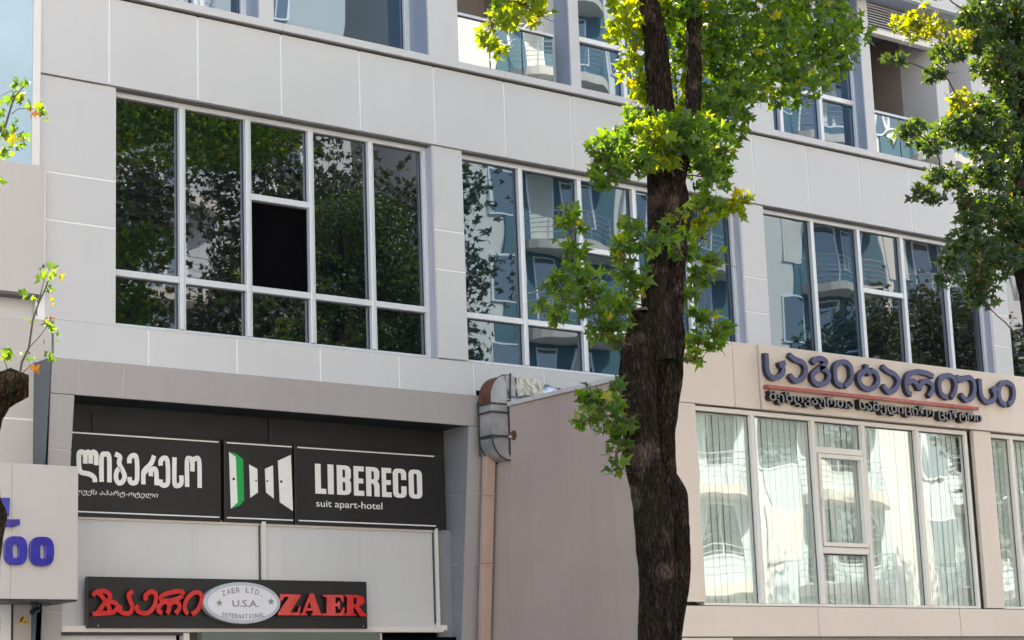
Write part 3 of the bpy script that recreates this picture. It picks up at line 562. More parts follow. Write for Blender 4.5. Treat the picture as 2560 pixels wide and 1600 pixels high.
for lp in [[(7.34,3.823),(7.407,3.822),(7.401,3.671),(7.385,3.67),(7.385,3.64),(7.5,3.642),(7.501,3.601),(7.447,3.582),(7.344,3.579)]]: outline_mesh([lp],16.266,.032,[M['blueA'],M['blueA']],'letter',bx,bevel=.004)
p=[[7.816,16.985,2.797],[7.927,16.985,2.794],[7.88,16.985,2.882]]
ws=MB().prism([(q[0],q[2]) for q in p][::-1],16.972,16.978).build('sticker_plate',M['yellow']); tag(ws,'small yellow triangular warning sticker on the wall under the blue lettered box','warning sticker')
cx=sum(q[0] for q in p)/3; cz=sum(q[2] for q in p)/3
e=MB(); e.stroke([(cx-.03,cz-.01),(cx-.005,cz+.035)],.016,16.9695,16.9715); e.stroke([(cx,cz-.012),(cx+.022,cz-.012)],.008,16.9695,16.9715); e.build('pictogram',[M['cam'],M['cam']],ws)
cc=thing('security_camera','small black security camera hanging under the blue lettered sign box','security camera',(7.72,16.5,2.95))
q=[[7.763,16.5,2.863],[7.819,16.5,2.932]]
MB().tube([(q[0][0]+.03,16.5,2.95),(q[0][0]+.03,16.5,2.90)],.010,8).build('bracket',M['cam'],cc); MB().tube([(q[0][0]-.04,16.5,2.943),(q[0][0]+.06,16.5,2.943)],.008,6).build('mount',M['cam'],cc)
MB().tube([(q[0][0]-.05,16.46,2.862),(q[0][0]-.045,16.462,2.864),(q[0][0]+.035,16.52,2.90),(q[0][0]+.045,16.525,2.902)],[.024,.028,.027,.015],12).build('housing',M['cam'],cc,smooth=False)
MB().tube([(8.0,16.7,2.945),(7.85,16.62,2.925),(7.74,16.5,2.94)],.004,5).build('cable',M['cam'],cc)

# ------------------------------------------------------------------ annex (medical centre)
AX=13.03; AY=14.15; G={'seam1': 14.122,'seam2': 14.473,'top': 5.439,'bandbot': 4.771,'wl': 13.584,'wr': 17.714,'wbot': 2.846,'mul': [14.38,15.251,16.008,16.867],'tr': [4.418,3.388],'w2l': 18.1,'w2m': 18.412,'low': 2.509,'seam3': 15.11,'wl2': 17.775}
an=thing('annex_building','beige two storey annex with blinds in the windows and blue lettering on its front','building',(AX,AY,0))
box('side_wall',M['stucco'],an,AX,AX+.25,AY+.05,17.0,0,5.03)
cp=[(16.272,5.063),(14.594,5.08)]
for i in range(4):
    a=14.16+i*.71; box('coping',M['coat'],an,AX-.03,AX+.32,a+.004,a+.706,5.032,5.078,bevel=.006)
box('roof',M['slab'],an,AX+.25,32,14.4,16.98,4.80,4.95)
TB,TT=G['bandbot'],G['top']
def ap(x0,x1,z0,z1,y=AY,t=.05,g=.004): 
    return box('panel',M['annex'],an,x0+g,x1-g,y,y+t,z0+g,z1-g,bevel=.003)
ap(AX,G['seam1'],TB,TT); ap(G['seam1'],G['seam2'],TB,TT)
for a,b in ((G['seam2'],19.3),(19.3,22),(22,25),(25,28),(28,32)): ap(a+(.006 if a<15 else 0),b,TB,TT,AY-.03,.08)
box('joint_backing',M['annexjoint'],an,AX+.01,32,AY+.012,AY+.09,TB+.01,TT-.012)
box('parapet_wall',M['annex'],an,AX+.26,32,AY+.095,AY+.25,4.9,TT-.02)
box('corner_return',M['stucco'],an,AX+.004,AX+.3,AY+.052,AY+.25,5.08,TT-.005)
ap(AX,G['wl']-.01,G['wbot']-.005,TB); ap(G['wr']+.055,G['w2l']-.02,G['wbot']-.03,TB)
zc=G['wbot']-.035
for a,b in ((AX,15.11),(15.11,17.3),(17.3,19.5),(19.5,23),(23,32)): ap(a,b,2.512,zc)
box('joint_backing',M['annexjoint'],an,AX+.01,32,AY+.03,AY+.06,2.52,zc-.01)
box('lower_head',M['annexjoint'],an,13.9,32,AY+.02,AY+.1,2.46,2.508); box('lower_window',M['farglass'],an,13.9,32,AY+.1,AY+.12,.5,2.46); ap(AX,13.9,0,2.508); 
box('lower_wall',M['annex'],an,13.9,32,AY,AY+.09,0,.5)
def awin(x0,x1,mul,tr,n):
    f=window('window',x0,x1,G['wbot']-.03,TB-.012,AY+.09,mul,tr,'glassS',fw=.045,mw=.058,wm='white',parent=an,dep=.05)
    me=MB().box(-.043,.043,-.001,.001,G['wbot'],TB-.05).mesh('slat',M['blind'])
    k=0; x=x0+.05
    while x<x1-.03:
        o=bpy.data.objects.new('slat',me); col.objects.link(o); o.parent=f; o.location=(x,AY+.15+rnd.uniform(-.004,.004),rnd.uniform(-.004,0)); o.rotation_euler[2]=R(7+rnd.uniform(-3,3)); x+=.0845; k+=1
    hr=MB().box(x0,x1,AY+.12,AY+.18,TB-.07,TB-.03).build('blind_rail',M['white']); hr.parent=f
    box('room',M['room'],an,x0-.2,x1+.2,AY+1.2,AY+1.22,2.4,4.8)
    return f
fw=awin(G['wl'],G['wr'],G['mul'],[(G['tr'][0],[2]),(G['tr'][1],[2])],0)
sm=MB(); x0,x1=G['mul'][1]+.04,G['mul'][2]-.04; z0,z1=G['tr'][1]+.04,G['tr'][0]-.04
sm.box(x0,x0+.04,AY+.02,AY+.07,z0,z1); sm.box(x1-.04,x1,AY+.02,AY+.07,z0,z1); sm.box(x0+.04,x1-.04,AY+.02,AY+.07,z1-.04,z1); sm.box(x0+.04,x1-.04,AY+.02,AY+.07,z0,z0+.04)
s_=sm.build('sash',M['white']); s_.parent=fw
h_=MB().box(x0-.002,x0+.022,AY+.0,AY+.019,(z0+z1)/2-.06,(z0+z1)/2+.02).build('handle',M['white']); h_.parent=fw
awin(G['w2l'],22.0,[G['w2m']+.06,19.3,20.2,21.1],[],1)
box('room_floor',M['room'],an,13.3,32,AY+.25,16.9,2.4,2.5)
sg=thing('medical_centre_sign','navy raised Georgian lettering over a red bar and small black lettering on beige','lettering sign',(15,14.1,5))
for g in [[[(14.517,5.338),(14.516,5.248),(14.517,5.17),(14.547,5.111),(14.615,5.091),(14.696,5.118),(14.748,5.172),(14.741,5.217),(14.702,5.236)],[(14.69,5.227),(14.739,5.247),(14.783,5.262)]],[[(14.851,5.35),(14.927,5.311),(15.036,5.286),(15.079,5.227),(15.056,5.158),(14.995,5.102),(14.906,5.089),(14.84,5.14)]],[[(15.19,5.293),(15.234,5.335),(15.317,5.35),(15.388,5.327),(15.368,5.288),(15.29,5.245),(15.187,5.179),(15.173,5.122),(15.226,5.08),(15.323,5.082),(15.401,5.128),(15.416,5.198),(15.355,5.244),(15.282,5.244)]],[[(15.618,5.082),(15.531,5.115),(15.51,5.182),(15.526,5.276),(15.594,5.331),(15.695,5.341),(15.76,5.295),(15.767,5.203),(15.723,5.13),(15.648,5.084)]],[[(15.99,5.279),(15.892,5.224),(15.874,5.165),(15.921,5.105),(16.02,5.084),(16.117,5.114),(16.176,5.189),(16.15,5.263),(16.068,5.291)],[(16.011,5.345),(16.01,5.304),(16.054,5.237)]],[[(16.262,5.348),(16.335,5.305),(16.444,5.274),(16.498,5.214),(16.464,5.141),(16.388,5.086),(16.31,5.082),(16.248,5.142)]],[[(17.075,5.301),(16.97,5.329),(16.811,5.334),(16.682,5.294),(16.625,5.224),(16.617,5.152),(16.642,5.095),(16.692,5.075)],[(16.644,5.19),(16.71,5.228),(16.778,5.206),(16.823,5.138)],[(16.823,5.138),(16.877,5.22),(16.96,5.24),(17.044,5.197),(17.028,5.136),(16.967,5.074)]],[[(17.283,5.08),(17.183,5.123),(17.164,5.218),(17.203,5.287),(17.3,5.331),(17.401,5.321),(17.442,5.251),(17.418,5.165),(17.348,5.087)]],[[(17.471,5.341),(17.515,5.291),(17.599,5.327)],[(17.58,5.323),(17.693,5.338),(17.752,5.288),(17.749,5.19),(17.691,5.106),(17.595,5.081),(17.514,5.136)]],[[(17.862,5.339),(17.856,5.222),(17.878,5.132),(17.96,5.083),(18.064,5.109),(18.111,5.174),(18.074,5.226)],[(18.063,5.217),(18.154,5.257)]],[[(18.292,5.072),(18.201,5.11),(18.176,5.209),(18.227,5.3),(18.328,5.335),(18.43,5.303),(18.447,5.217),(18.406,5.127),(18.332,5.078)]]]:
    mb=MB()
    for k,s in enumerate(g): mb.stroke(s,.055,14.060-.0012*k,14.112)
    mb.build('letter',[M['navy'],M['navyside']],sg)
l=[(14.488,4.999),(17.785,4.991)]; zl=(l[0][1]+l[1][1])/2
box('red_bar',M['redbar'],sg,l[0][0],l[1][0],14.05,14.115,zl-.019,zl+.019,bevel=.004)
for (a,b,c,d),txt in zip([(14.504,15.75,4.831,4.95),(15.828,17.017,4.83,4.95),(17.084,17.816,4.831,4.942)],('მეზღვაურთა','სამედიცინო','ცენტრი')):
    text_mesh(txt,a,b,c-.012,d+.012,14.045,.068,[M['blackf'],M['blackl']],'lettering',sg,bold=.02)

# ------------------------------------------------------------------ duct and downpipe
du=thing('ventilation_duct','rusty galvanised duct strapped with iron bars curling over the annex wall','duct',(12.9,16.5,4.5))
DY0,DY1=16.40,16.61
def sweep(path,half,name,m,side=0):
    mb=MB(); prev=None
    for i,(x,z) in enumerate(path):
        a=Vector(path[max(i-1,0)]); b=Vector(path[min(i+1,len(path)-1)]); d=(b-a).normalized(); n=Vector((-d.y,d.x))*half
        ring=[(x+n.x,DY0,z+n.y),(x-n.x,DY0,z-n.y),(x-n.x,DY1,z-n.y),(x+n.x,DY1,z+n.y)]
        if prev:
            for k in range(4):
                mb.m=side if k==3 else 0; mb.quad(prev[k],prev[(k+1)%4],ring[(k+1)%4],ring[k])
            mb.m=0
        else: mb.quad(*ring)
        prev=ring
    mb.quad(*prev[::-1]); return mb.build(name,m,du)
H=.108; xc=12.908
low=[(xc+.125-.125*math.cos(t),4.70-.125*math.sin(t)) for t in [k*math.pi/2/8 for k in range(8,-1,-1)]]
sweep([(13.10,4.575)]+low,H,'lower_elbow',M['zinc']); sweep([(xc,4.702),(xc,4.90),(xc,5.05)],H-.001,'riser',M['zinc'])
up=[(xc+.13-.13*math.cos(t),5.125+.13*math.sin(t)*1.05) for t in [k*math.pi/2/8 for k in range(0,9)]]
sweep([(xc,5.052),(xc,5.11)]+up[:8],H,'upper_elbow',[M['zinc'],M['rust']],1); sweep(up[7:]+[(13.14,5.25)],H-.002,'upper_elbow',M['zinc'])
sweep([(13.142,5.25),(13.26,5.27),(13.42,5.26),(13.50,5.23)],H-.012,'roof_duct',M['foil'])
MB().tube([(13.48,16.5,5.22),(13.62,16.5,5.235),(13.76,16.52,5.21)],[.09,.095,.09],14,lobes=lambda t,p:1+.06*math.sin(t*5+p.x*30)).build('flexible_duct',M['foil'],du,smooth=True)
MB().tube([(13.76,16.52,5.205),(13.83,16.52,5.20)],[.105,.105],16).build('duct_collar',M['rust'],du)
b=.010
for z in (5.055,4.965,4.715): 
    f=MB(); f.box(xc-H-b,xc+H+b,DY0-b-.002,DY0-.001,z-b,z+b); f.box(xc-H-b-.002,xc-H-.001,DY0-.001,DY1+b,z-b,z+b); f.build('strap',M['iron'],du)
for x,y in ((xc-H-.004,DY1+.004),(xc+H+.006,DY0-.004)): box('angle_bar',M['iron'],du,x-.008,x+.008,y-.008,y+.008,4.52,5.10)
ol=[(xc+.125-.236*math.cos(t),4.70-.236*math.sin(t)) for t in [k*math.pi/2/7 for k in range(0,8)]]
MB().tube([(x,DY0-.004,z) for x,z in ol],.009,6).build('angle_bar',M['iron'],du); MB().tube([(x,DY1+.004,z) for x,z in ol],.009,6).build('angle_bar',M['iron'],du)
MB().tube([(xc-H,DY1,5.10),(xc-.05,DY1,5.26),(xc+.10,DY0+.05,5.375),(xc+.16,DY0,5.37)],.009,6).build('angle_bar',M['iron'],du)
MB().tube([(xc+.16,DY0-.004,5.39),(xc+.14,DY0-.004,5.05)],.011,6).build('angle_bar',M['iron'],du); MB().tube([(xc+.19,DY0+.02,5.38),(13.33,DY0+.1,5.15)],.010,6).build('angle_bar',M['coat'],du)
MB().tube([(xc+.27,DY0+.1,5.37),(13.48,DY0+.1,5.13)],.008,6).build('angle_bar',M['coat'],du)
MB().tube([(13.0,16.38,4.71),(13.13,16.30,4.70)],.014,8).build('pipe_stub',M['peach'],du)
MB().tube([(13.024,16.33,4.72),(13.031,16.33,4.72)],[.05,.055],14,lobes=lambda t,p:1+.35*noise.noise(Vector((math.cos(t)*2,math.sin(t)*2,4)))).build('rust_stain',M['rust'],du)
dp=thing('downpipe','flat peach coloured downpipe running down beside the grey portal','downpipe',(12.95,16.65,0))
def pp(z): return 16.60+(4.5-z)*.10
for z0,z1 in ((0,2.1),(2.1,3.42),(3.42,4.12),(4.12,4.56)):
    MB().hexa([(12.868,pp(z0),z0),(12.99,pp(z0),z0),(12.99,pp(z0)+.07,z0),(12.868,pp(z0)+.07,z0),(12.868,pp(z1),z1-.006),(12.99,pp(z1),z1-.006),(12.99,pp(z1)+.07,z1-.006),(12.868,pp(z1)+.07,z1-.006)]).build('pipe_length',M['peach'],dp,bevel=.006)
    MB().hexa([(12.862,pp(z1)-.006,z1-.02),(12.996,pp(z1)-.006,z1-.02),(12.996,pp(z1)+.03,z1-.02),(12.862,pp(z1)+.03,z1-.02),(12.862,pp(z1)-.007,z1-.004),(12.996,pp(z1)-.007,z1-.004),(12.996,pp(z1)+.03,z1-.004),(12.862,pp(z1)+.03,z1-.004)]).build('pipe_collar',M['peach'],dp)

# ------------------------------------------------------------------ trees
def leafshape(s=1,lobes=5,fold=.25,seed=0):
    r=random.Random(seed); v=[(0,0,0)]; n=lobes*2
    ang0=-math.pi*.78
    for k in range(n-1):
        a=ang0+(2*math.pi*.78)*k/(n-2)+r.uniform(-.05,.05)
        rad=((1.05 if k in (2,4,6) else .74) if k%2==0 else (.40,.47,.54,.44,.50)[seed%5])*s*.5*r.uniform(.86,1.12)
        x,y=math.sin(a)*rad,math.cos(a)*rad+.08*s; v.append((x,y,-abs(x)*fold-rad*rad*1.0/s*.35*(k%2==0)+r.uniform(-.02,.02)*s))
    f=[(0,k,k+1) for k in range(1,n-1)]
    return v,f
SH=[leafshape(seed=i,fold=.05+.22*i) for i in range(5)]
def leafmesh(i,m,s,tint):
    v,f=SH[i]; me=bpy.data.meshes.new('leaf'); me.from_pydata([(a*s,b*s,c*s) for a,b,c in v],[],f); me.materials.append(m)
    at=me.attributes.new('tint','FLOAT','FACE'); at.data.foreach_set('value',[tint]*len(f)); me.polygons.foreach_set('use_smooth',[True]*len(f)); me.update(); return me
def leafrot(r,droop=.9):
    # blades face roughly up and outward and hang a little
    return Matrix.Rotation(r.uniform(0,6.283),3,'Z')@Matrix.Rotation(math.pi*.5*r.uniform(.15,1.15)*droop+.15,3,'X')@Matrix.Rotation(r.gauss(0,.5),3,'Y')@Matrix.Rotation(r.gauss(0,.6),3,'Z')
def foliage(root,clumps,size,dens,m,seed,nparts=300,cam=Vector((0,0,1.7)),ctr=None):
    r=random.Random(seed); L=[]
    for (cx,cy,cz,rx,rz) in clumps:
        ry=max(.14,(rx+rz)*.7)
        n=int(dens*rx*rz*3.14/(size*size*.42))+2
        twigs=[(r.gauss(0,.45),r.gauss(0,.5),r.gauss(0,.45)) for _ in range(max(2,n//7))]
        for k in range(n):
            if r.random()<.62:
                a,b,c=r.choice(twigs); a+=r.gauss(0,.18); b+=r.gauss(0,.2); c+=r.gauss(0,.18)
            else:
                while True:
                    a,b,c=r.uniform(-1,1),r.uniform(-1,1),r.uniform(-1,1)
                    if a*a+b*b+c*c<1: break
            q=math.sqrt(a*a+b*b+c*c)
            if q>1.12: a,b,c=a/q,b/q,c/q
            L.append((Vector((cx+a*rx,cy+b*ry,cz+c*rz)),size*r.uniform(.50,1.32),leafrot(r)))
    L.sort(key=lambda t:(t[0]-cam).length)
    if nparts:
        inv=[k for k,t in enumerate(L)]
        ms=[leafmesh(i,m,1.0,0.0) for i in range(5)]
        for k in inv[:nparts]:
            p,s,rm=L[k]; o=bpy.data.objects.new('leaf',ms[k%5]); col.objects.link(o); o.parent=root; o.matrix_parent_inverse=Matrix.Translation(-Vector(root.location))
            o.location=p; o.rotation_euler=rm.to_euler(); o.scale=(s,s,s)
        L=[L[k] for k in inv[nparts:]]
    V=[];F=[];T=[]
    for p,s,rm in L:
        v,f=SH[r.randrange(5)]; b=len(V); tt=r.random()
        for q in v: V.append(tuple(rm@(Vector(q)*s)+p))
        for q in f: F.append((q[0]+b,q[1]+b,q[2]+b)); T.append(tt)
    me=bpy.data.meshes.new('foliage'); me.from_pydata(V,[],F); me.materials.append(m)
    at=me.attributes.new('tint','FLOAT','FACE'); at.data.foreach_set('value',T); me.update()
    o=bpy.data.objects.new('foliage',me); col.objects.link(o); o['kind']='stuff'; attach(o,root); return o
TRK=None
def bole(mb,tr,y,n=84,rough=.10,seed=0,fine=5,squash=1.0,cut=False):
    pts=[];rad=[]
    for i in range(len(tr)-1):
        a,b=tr[i],tr[i+1]; L=abs(a[1]-b[1]); k=max(2,int(L/.022))
        if a[1]<1.2: k=6
        for j in range(k):
            t=j/k; t2=t*t*(3-2*t)*.4+t*.6; pts.append((a[0]+(b[0]-a[0])*t2,y+.02*math.sin((a[1]+(b[1]-a[1])*t)*3+seed),a[1]+(b[1]-a[1])*t)); rad.append(a[2]+(b[2]-a[2])*t)
    pts.append((tr[-1][0],y,tr[-1][1])); rad.append(tr[-1][2])
    def lob(t,p):
        c,s=math.cos(t),math.sin(t)
        big=noise.noise(Vector((c*1.1+seed,s*1.1,p.z*1.7))); rid=noise.noise(Vector((c*7+seed*3,s*7,p.z*1.6))); fi=noise.noise(Vector((c*17,s*17+seed,p.z*9)))
        return 1+rough*1.0*big+rough*.9*(abs(rid)*2-.5)+rough*.45*fi
    mb.tube(pts,rad,n,lobes=lob)
mt=thing('street_tree','large street tree with dark ridged double trunk in front of the annex','tree',(10.1,11,.13))
TA=[(9.951,0.768,0.17),(10.005,1.882,0.13),(10.027,2.31,0.116),(10.06,2.744,0.126),(10.055,3.066,0.141),(10.029,3.389,0.144),(9.976,3.653,0.136),(9.978,3.922,0.13),(9.998,4.224,0.137),(10.038,4.47,0.132),(10.073,4.641,0.114),(10.084,4.743,0.105)]; TB_=[(10.07,0.76,0.171),(10.134,1.881,0.131),(10.156,2.312,0.123),(10.227,2.749,0.13),(10.255,2.971,0.13),(10.271,3.134,0.125),(10.3,3.374,0.107),(10.234,3.521,0.089),(10.236,3.792,0.096),(10.274,4.098,0.114),(10.322,4.315,0.127),(10.34,4.563,0.121),(10.311,4.747,0.128),(10.34,5.03,0.128),(10.374,5.286,0.141),(10.413,5.544,0.157),(10.429,5.706,0.155),(10.414,5.918,0.136),(10.406,6.217,0.112),(10.401,6.508,0.097),(10.371,6.928,0.091),(10.319,7.149,0.081),(10.26,7.468,0.066),(10.24,8.133,0.044)]; TC=[(10.163,4.367,0.101),(10.127,4.608,0.099),(10.124,4.852,0.093),(10.186,5.043,0.078),(10.245,5.298,0.067),(10.338,5.561,0.061),(10.424,5.826,0.061),(10.541,6.164,0.062),(10.646,6.538,0.063),(10.679,6.741,0.06),(10.715,7.111,0.057),(10.809,7.599,0.045),(10.9,8.198,0.026)]
mb=MB(); bole(mb,TA,11.0,seed=1); bole(mb,TB_,11.04,seed=2,rough=.13); bole(mb,TC,10.93,seed=5,n=40,rough=.10)
mb.build('trunk',M['bark'],mt,smooth=True)
# sawn stub
sx,sz,sr=TA[-1]
cutm=MB(); N=26; base=[(sx+sr*.98*math.cos(k*6.283/N),11.0+sr*.98*math.sin(k*6.283/N),sz+.004+.05*(-math.sin(k*6.283/N))*-1*.0) for k in range(N)]; top=[(x*.9+sx*.1+rnd.uniform(-.004,.004),y*.9+11*.1,z+.018+rnd.uniform(0,.008)) for x,y,z in base]
for k in range(N): j=(k+1)%N; cutm.quad(base[k],base[j],top[j],top[k])
cutm.poly(top); cutm.build('sawn_stub',M['cut'],mt,smooth=False)
CL=[(10.424,11.2,7.323,0.238,0.175),(10.239,11.2,7.086,0.157,0.189),(10.285,11.2,6.831,0.11,0.189),(10.336,11.2,6.642,0.079,0.11),(11.067,11.0,7.321,0.516,0.258),(11.909,11.0,7.453,0.534,0.3),(12.436,11.0,7.378,0.221,0.238),(11.406,11.0,7.045,0.489,0.261),(12.215,11.0,7.124,0.302,0.202),(10.933,11.0,7.025,0.256,0.224),(10.888,11.3,7.072,0.162,0.227),(10.578,11.0,7.224,0.19,0.158),(11.197,11.0,6.703,0.29,0.161),(11.758,11.0,6.834,0.395,0.165),(10.916,11.0,6.521,0.254,0.175),(10.928,11.3,6.706,0.097,0.162),(10.712,11.4,6.68,0.09,0.071),(10.802,11.3,6.483,0.192,0.16),(10.361,11.2,6.384,0.088,0.188),(10.333,11.2,6.593,0.079,0.126),(10.311,10.75,6.161,0.275,0.137),(10.797,10.8,6.349,0.25,0.156),(11.077,10.8,6.56,0.19,0.127),(10.091,11.0,6.255,0.138,0.092),(10.388,10.75,6.077,0.291,0.168),(10.056,10.75,6.041,0.181,0.121),(9.833,11.0,6.024,0.136,0.151),(9.945,11.0,5.883,0.212,0.152),(9.799,11.0,5.799,0.136,0.136),(10.111,11.0,5.939,0.153,0.122),(9.708,11.0,5.942,0.06,0.09),(10.912,11.0,6.19,0.206,0.174),(10.965,11.0,6.034,0.158,0.142),(10.146,10.75,5.867,0.106,0.085),(10.607,10.8,5.836,0.139,0.139),(10.832,11.0,5.721,0.157,0.119),(11.046,11.0,5.669,0.111,0.095),(11.142,11.0,5.763,0.064,0.064),(10.731,11.0,5.531,0.118,0.093),(10.721,11.0,5.401,0.044,0.068),(9.336,11.0,5.427,0.059,0.074),(9.377,11.0,5.265,0.088,0.112),(9.425,11.0,5.105,0.094,0.112),(9.453,11.0,4.927,0.182,0.147),(9.224,11.0,4.902,0.087,0.087),(9.251,11.0,4.711,0.131,0.145),(9.559,11.0,4.742,0.177,0.147),(9.813,11.0,4.753,0.119,0.149),(9.877,11.0,5.127,0.105,0.18),(9.992,11.0,5.358,0.097,0.151),(9.743,11.0,4.579,0.118,0.095),(9.967,11.0,4.983,0.105,0.165),(9.624,11.0,4.538,0.059,0.059),(9.816,11.0,4.48,0.044,0.044),(10.542,11.0,5.268,0.062,0.154),(10.698,11.0,5.095,0.13,0.111),(10.858,11.0,5.225,0.075,0.1),(10.516,11.0,4.918,0.077,0.092),(10.735,11.0,4.751,0.123,0.117),(10.88,11.0,4.686,0.087,0.078),(10.614,11.0,4.552,0.107,0.092),(10.762,11.0,4.549,0.086,0.086),(10.564,11.0,4.439,0.067,0.046),(9.995,10.7,5.231,0.074,0.104),(9.93,10.7,5.162,0.074,0.089),(10.213,10.7,5.444,0.054,0.075),(10.195,10.7,5.194,0.06,0.135),(9.501,11.0,4.082,0.081,0.093),(9.587,11.0,3.926,0.122,0.14),(9.711,11.0,4.053,0.082,0.117),(9.737,11.0,3.847,0.094,0.117),(9.412,11.0,3.855,0.043,0.072),(9.745,11.0,3.67,0.058,0.105),(9.71,11.0,3.536,0.052,0.052),(9.026,11.0,6.963,0.184,0.095),(9.176,11.0,6.915,0.084,0.084),(8.869,11.0,6.839,0.103,0.088),(8.725,11.0,6.764,0.082,0.073),(8.693,11.0,6.635,0.076,0.105),(8.782,11.0,6.56,0.053,0.044),(8.741,11.0,6.891,0.035,0.059),(8.923,11.0,7.177,0.267,0.178),(9.4,11.0,7.47,0.364,0.212),(10.224,11.0,7.65,0.628,0.282),(11.346,11.0,7.965,0.723,0.362),(12.31,11.0,8.107,0.511,0.307)]
bm_=MB()
def limb(bm,a,b,r0,r1,r,sag=.1,n=9):
    a=Vector(a);b=Vector(b); pts=[];rad=[]; off=Vector((r.uniform(-1,1),r.uniform(-1,1),r.uniform(.2,1)))*(b-a).length*.12
    for i in range(n):
        t=i/(n-1); pts.append(a.lerp(b,t)+off*math.sin(t*math.pi)+Vector((noise.noise(a*5+Vector((t*3,0,0))),0,noise.noise(b*5+Vector((0,t*3,0)))))*.03); rad.append(r0+(r1-r0)*t)
    bm.tube(pts,rad,6)
rr=random.Random(3)
axis=[(x,11.03,z) for x,z,r in TB_[6:]]+[(x,10.93,z) for x,z,r in TC[6:]]+[(9.9,11.0,8.3),(9.2,11.0,8.15)]
TREE=mt
CLs=sorted(CL,key=lambda q:min((Vector(a)-Vector(q[:3])).length for a in axis))
for (cx,cy,cz,rx,rz) in CLs:
    c=Vector((cx,cy,cz)); best=min(axis,key=lambda a:(Vector(a)-c).length+(max(0,a[2]-cz) if cz<7.2 else 0))
    if (Vector(best)-c).length>.12: LM=MB(); limb(LM,best,c,.009,.005,rr); LM.build('branch',M['twig'],TREE,smooth=True)
    axis.append((cx,cy,cz))
    for k in range(7): limb(bm_,c,c+Vector((rr.uniform(-rx,rx),rr.uniform(-.15,.15),rr.uniform(-rz,rz))),.004,.0018,rr,n=5)
bm_.build('twigs',M['twig'],mt,smooth=True)['kind']='stuff'
YI=[0,1,2,3,15,16,17,18,19,25,33,36,37,38,39,65,74,75,76,77,78,79]
CL+=[(12.4,12.5,9.75,1.7,.8),(11.6,12.0,9.7,.9,.5),(13.2,12.2,9.7,.9,.6)]  # unseen upper crown, added to shade the foliage below
foliage(mt,[c for i,c in enumerate(CL) if i not in YI],.113,5.0,M['leaf'],11,nparts=220)
foliage(mt,[c for i,c in enumerate(CL) if i in YI],.113,5.0,M['leafY2'],31,nparts=75)
rt=thing('street_tree','leafy street tree with thin trunk at the right edge hiding the end of the building','tree',(15.2,11.3,.13))
mb=MB(); bole(mb,[(15.2,0.1,0.15),(15.2,1.5,0.12),(15.2,3.5,0.11),(15.2,4.8,0.1),(15.213,6.001,0.127),(15.274,6.783,0.098),(15.336,7.581,0.068),(15.346,8.183,0.046),(15.369,8.796,0.031)],11.3,seed=9,n=28); mb.build('trunk',M['bark'],rt,smooth=True)
CR=[(14.988,11.3,8.193,0.246,0.189),(15.329,11.3,8.059,0.229,0.267),(14.771,11.3,7.874,0.131,0.15),(15.04,11.3,7.687,0.226,0.207),(14.683,11.3,8.093,0.112,0.15),(13.867,11.3,7.875,0.174,0.164),(14.11,11.3,7.826,0.11,0.11),(14.345,11.3,7.677,0.147,0.103),(14.476,11.3,7.818,0.093,0.13),(13.495,11.3,7.452,0.093,0.054),(14.088,11.3,7.408,0.091,0.073),(14.153,11.3,7.488,0.055,0.091),(15.276,11.3,7.452,0.17,0.227),(15.052,11.3,7.335,0.113,0.15),(14.399,11.3,7.205,0.081,0.14),(14.354,11.3,7.064,0.073,0.092),(14.681,11.3,7.175,0.185,0.133),(14.282,11.3,6.938,0.226,0.131),(13.608,11.3,6.794,0.142,0.093),(13.953,11.3,6.736,0.144,0.094),(14.534,11.3,6.921,0.221,0.147),(14.002,11.3,6.463,0.162,0.079),(13.789,11.3,6.266,0.085,0.078),(13.918,11.3,6.21,0.071,0.054),(14.27,11.3,6.389,0.101,0.08),(14.825,11.3,6.947,0.223,0.223),(15.182,11.3,6.769,0.187,0.3),(14.661,11.3,6.577,0.184,0.147),(14.395,11.3,6.275,0.095,0.095),(14.732,11.3,6.245,0.22,0.22),(15.096,11.3,6.14,0.186,0.26),(14.424,11.3,6.054,0.145,0.116),(14.395,11.3,5.826,0.217,0.166),(14.725,11.3,5.753,0.164,0.205),(14.127,11.3,5.684,0.125,0.125),(14.465,11.3,5.5,0.152,0.159),(14.526,11.3,5.322,0.065,0.065),(14.021,11.3,5.489,0.064,0.071),(14.994,11.3,5.822,0.148,0.148),(15.95,11.3,8.097,0.467,0.623),(15.769,11.3,6.857,0.421,0.612),(15.501,11.3,5.843,0.225,0.3),(15.558,11.3,8.837,0.775,0.349),(16.577,11.3,7.592,0.514,0.988),(14.138,11.3,8.296,0.258,0.129)]; bm_=MB(); axr=[(x,11.3,z) for x,z,r in [(15.2,0.1,0.15),(15.2,1.5,0.12),(15.2,3.5,0.11),(15.2,4.8,0.1),(15.213,6.001,0.127),(15.274,6.783,0.098),(15.336,7.581,0.068),(15.346,8.183,0.046),(15.369,8.796,0.031)][3:]]
TREE=rt
for (cx,cy,cz,rx,rz) in sorted(CR,key=lambda q:-q[0]):
    c=Vector((cx,cy,cz)); best=min(axr,key=lambda a:(Vector(a)-c).length+max(0,a[2]-cz)*1.0)
    LM=MB(); limb(LM,best,c,.009,.005,rr); LM.build('branch',M['twig'],TREE,smooth=True); axr.append((cx,cy,cz))
    for k in range(7): limb(bm_,c,c+Vector((rr.uniform(-rx,rx),rr.uniform(-.15,.15),rr.uniform(-rz,rz))),.004,.0018,rr,n=5)
bm_.build('twigs',M['twig'],rt,smooth=True)['kind']='stuff'
YI=[5,6,8,14,15]
foliage(rt,[c for i,c in enumerate(CR) if i not in YI],.098,8.6,M['leafR'],12,nparts=240)
foliage(rt,[c for i,c in enumerate(CR) if i in YI],.090,5.5,M['leafY3'],32,nparts=55)
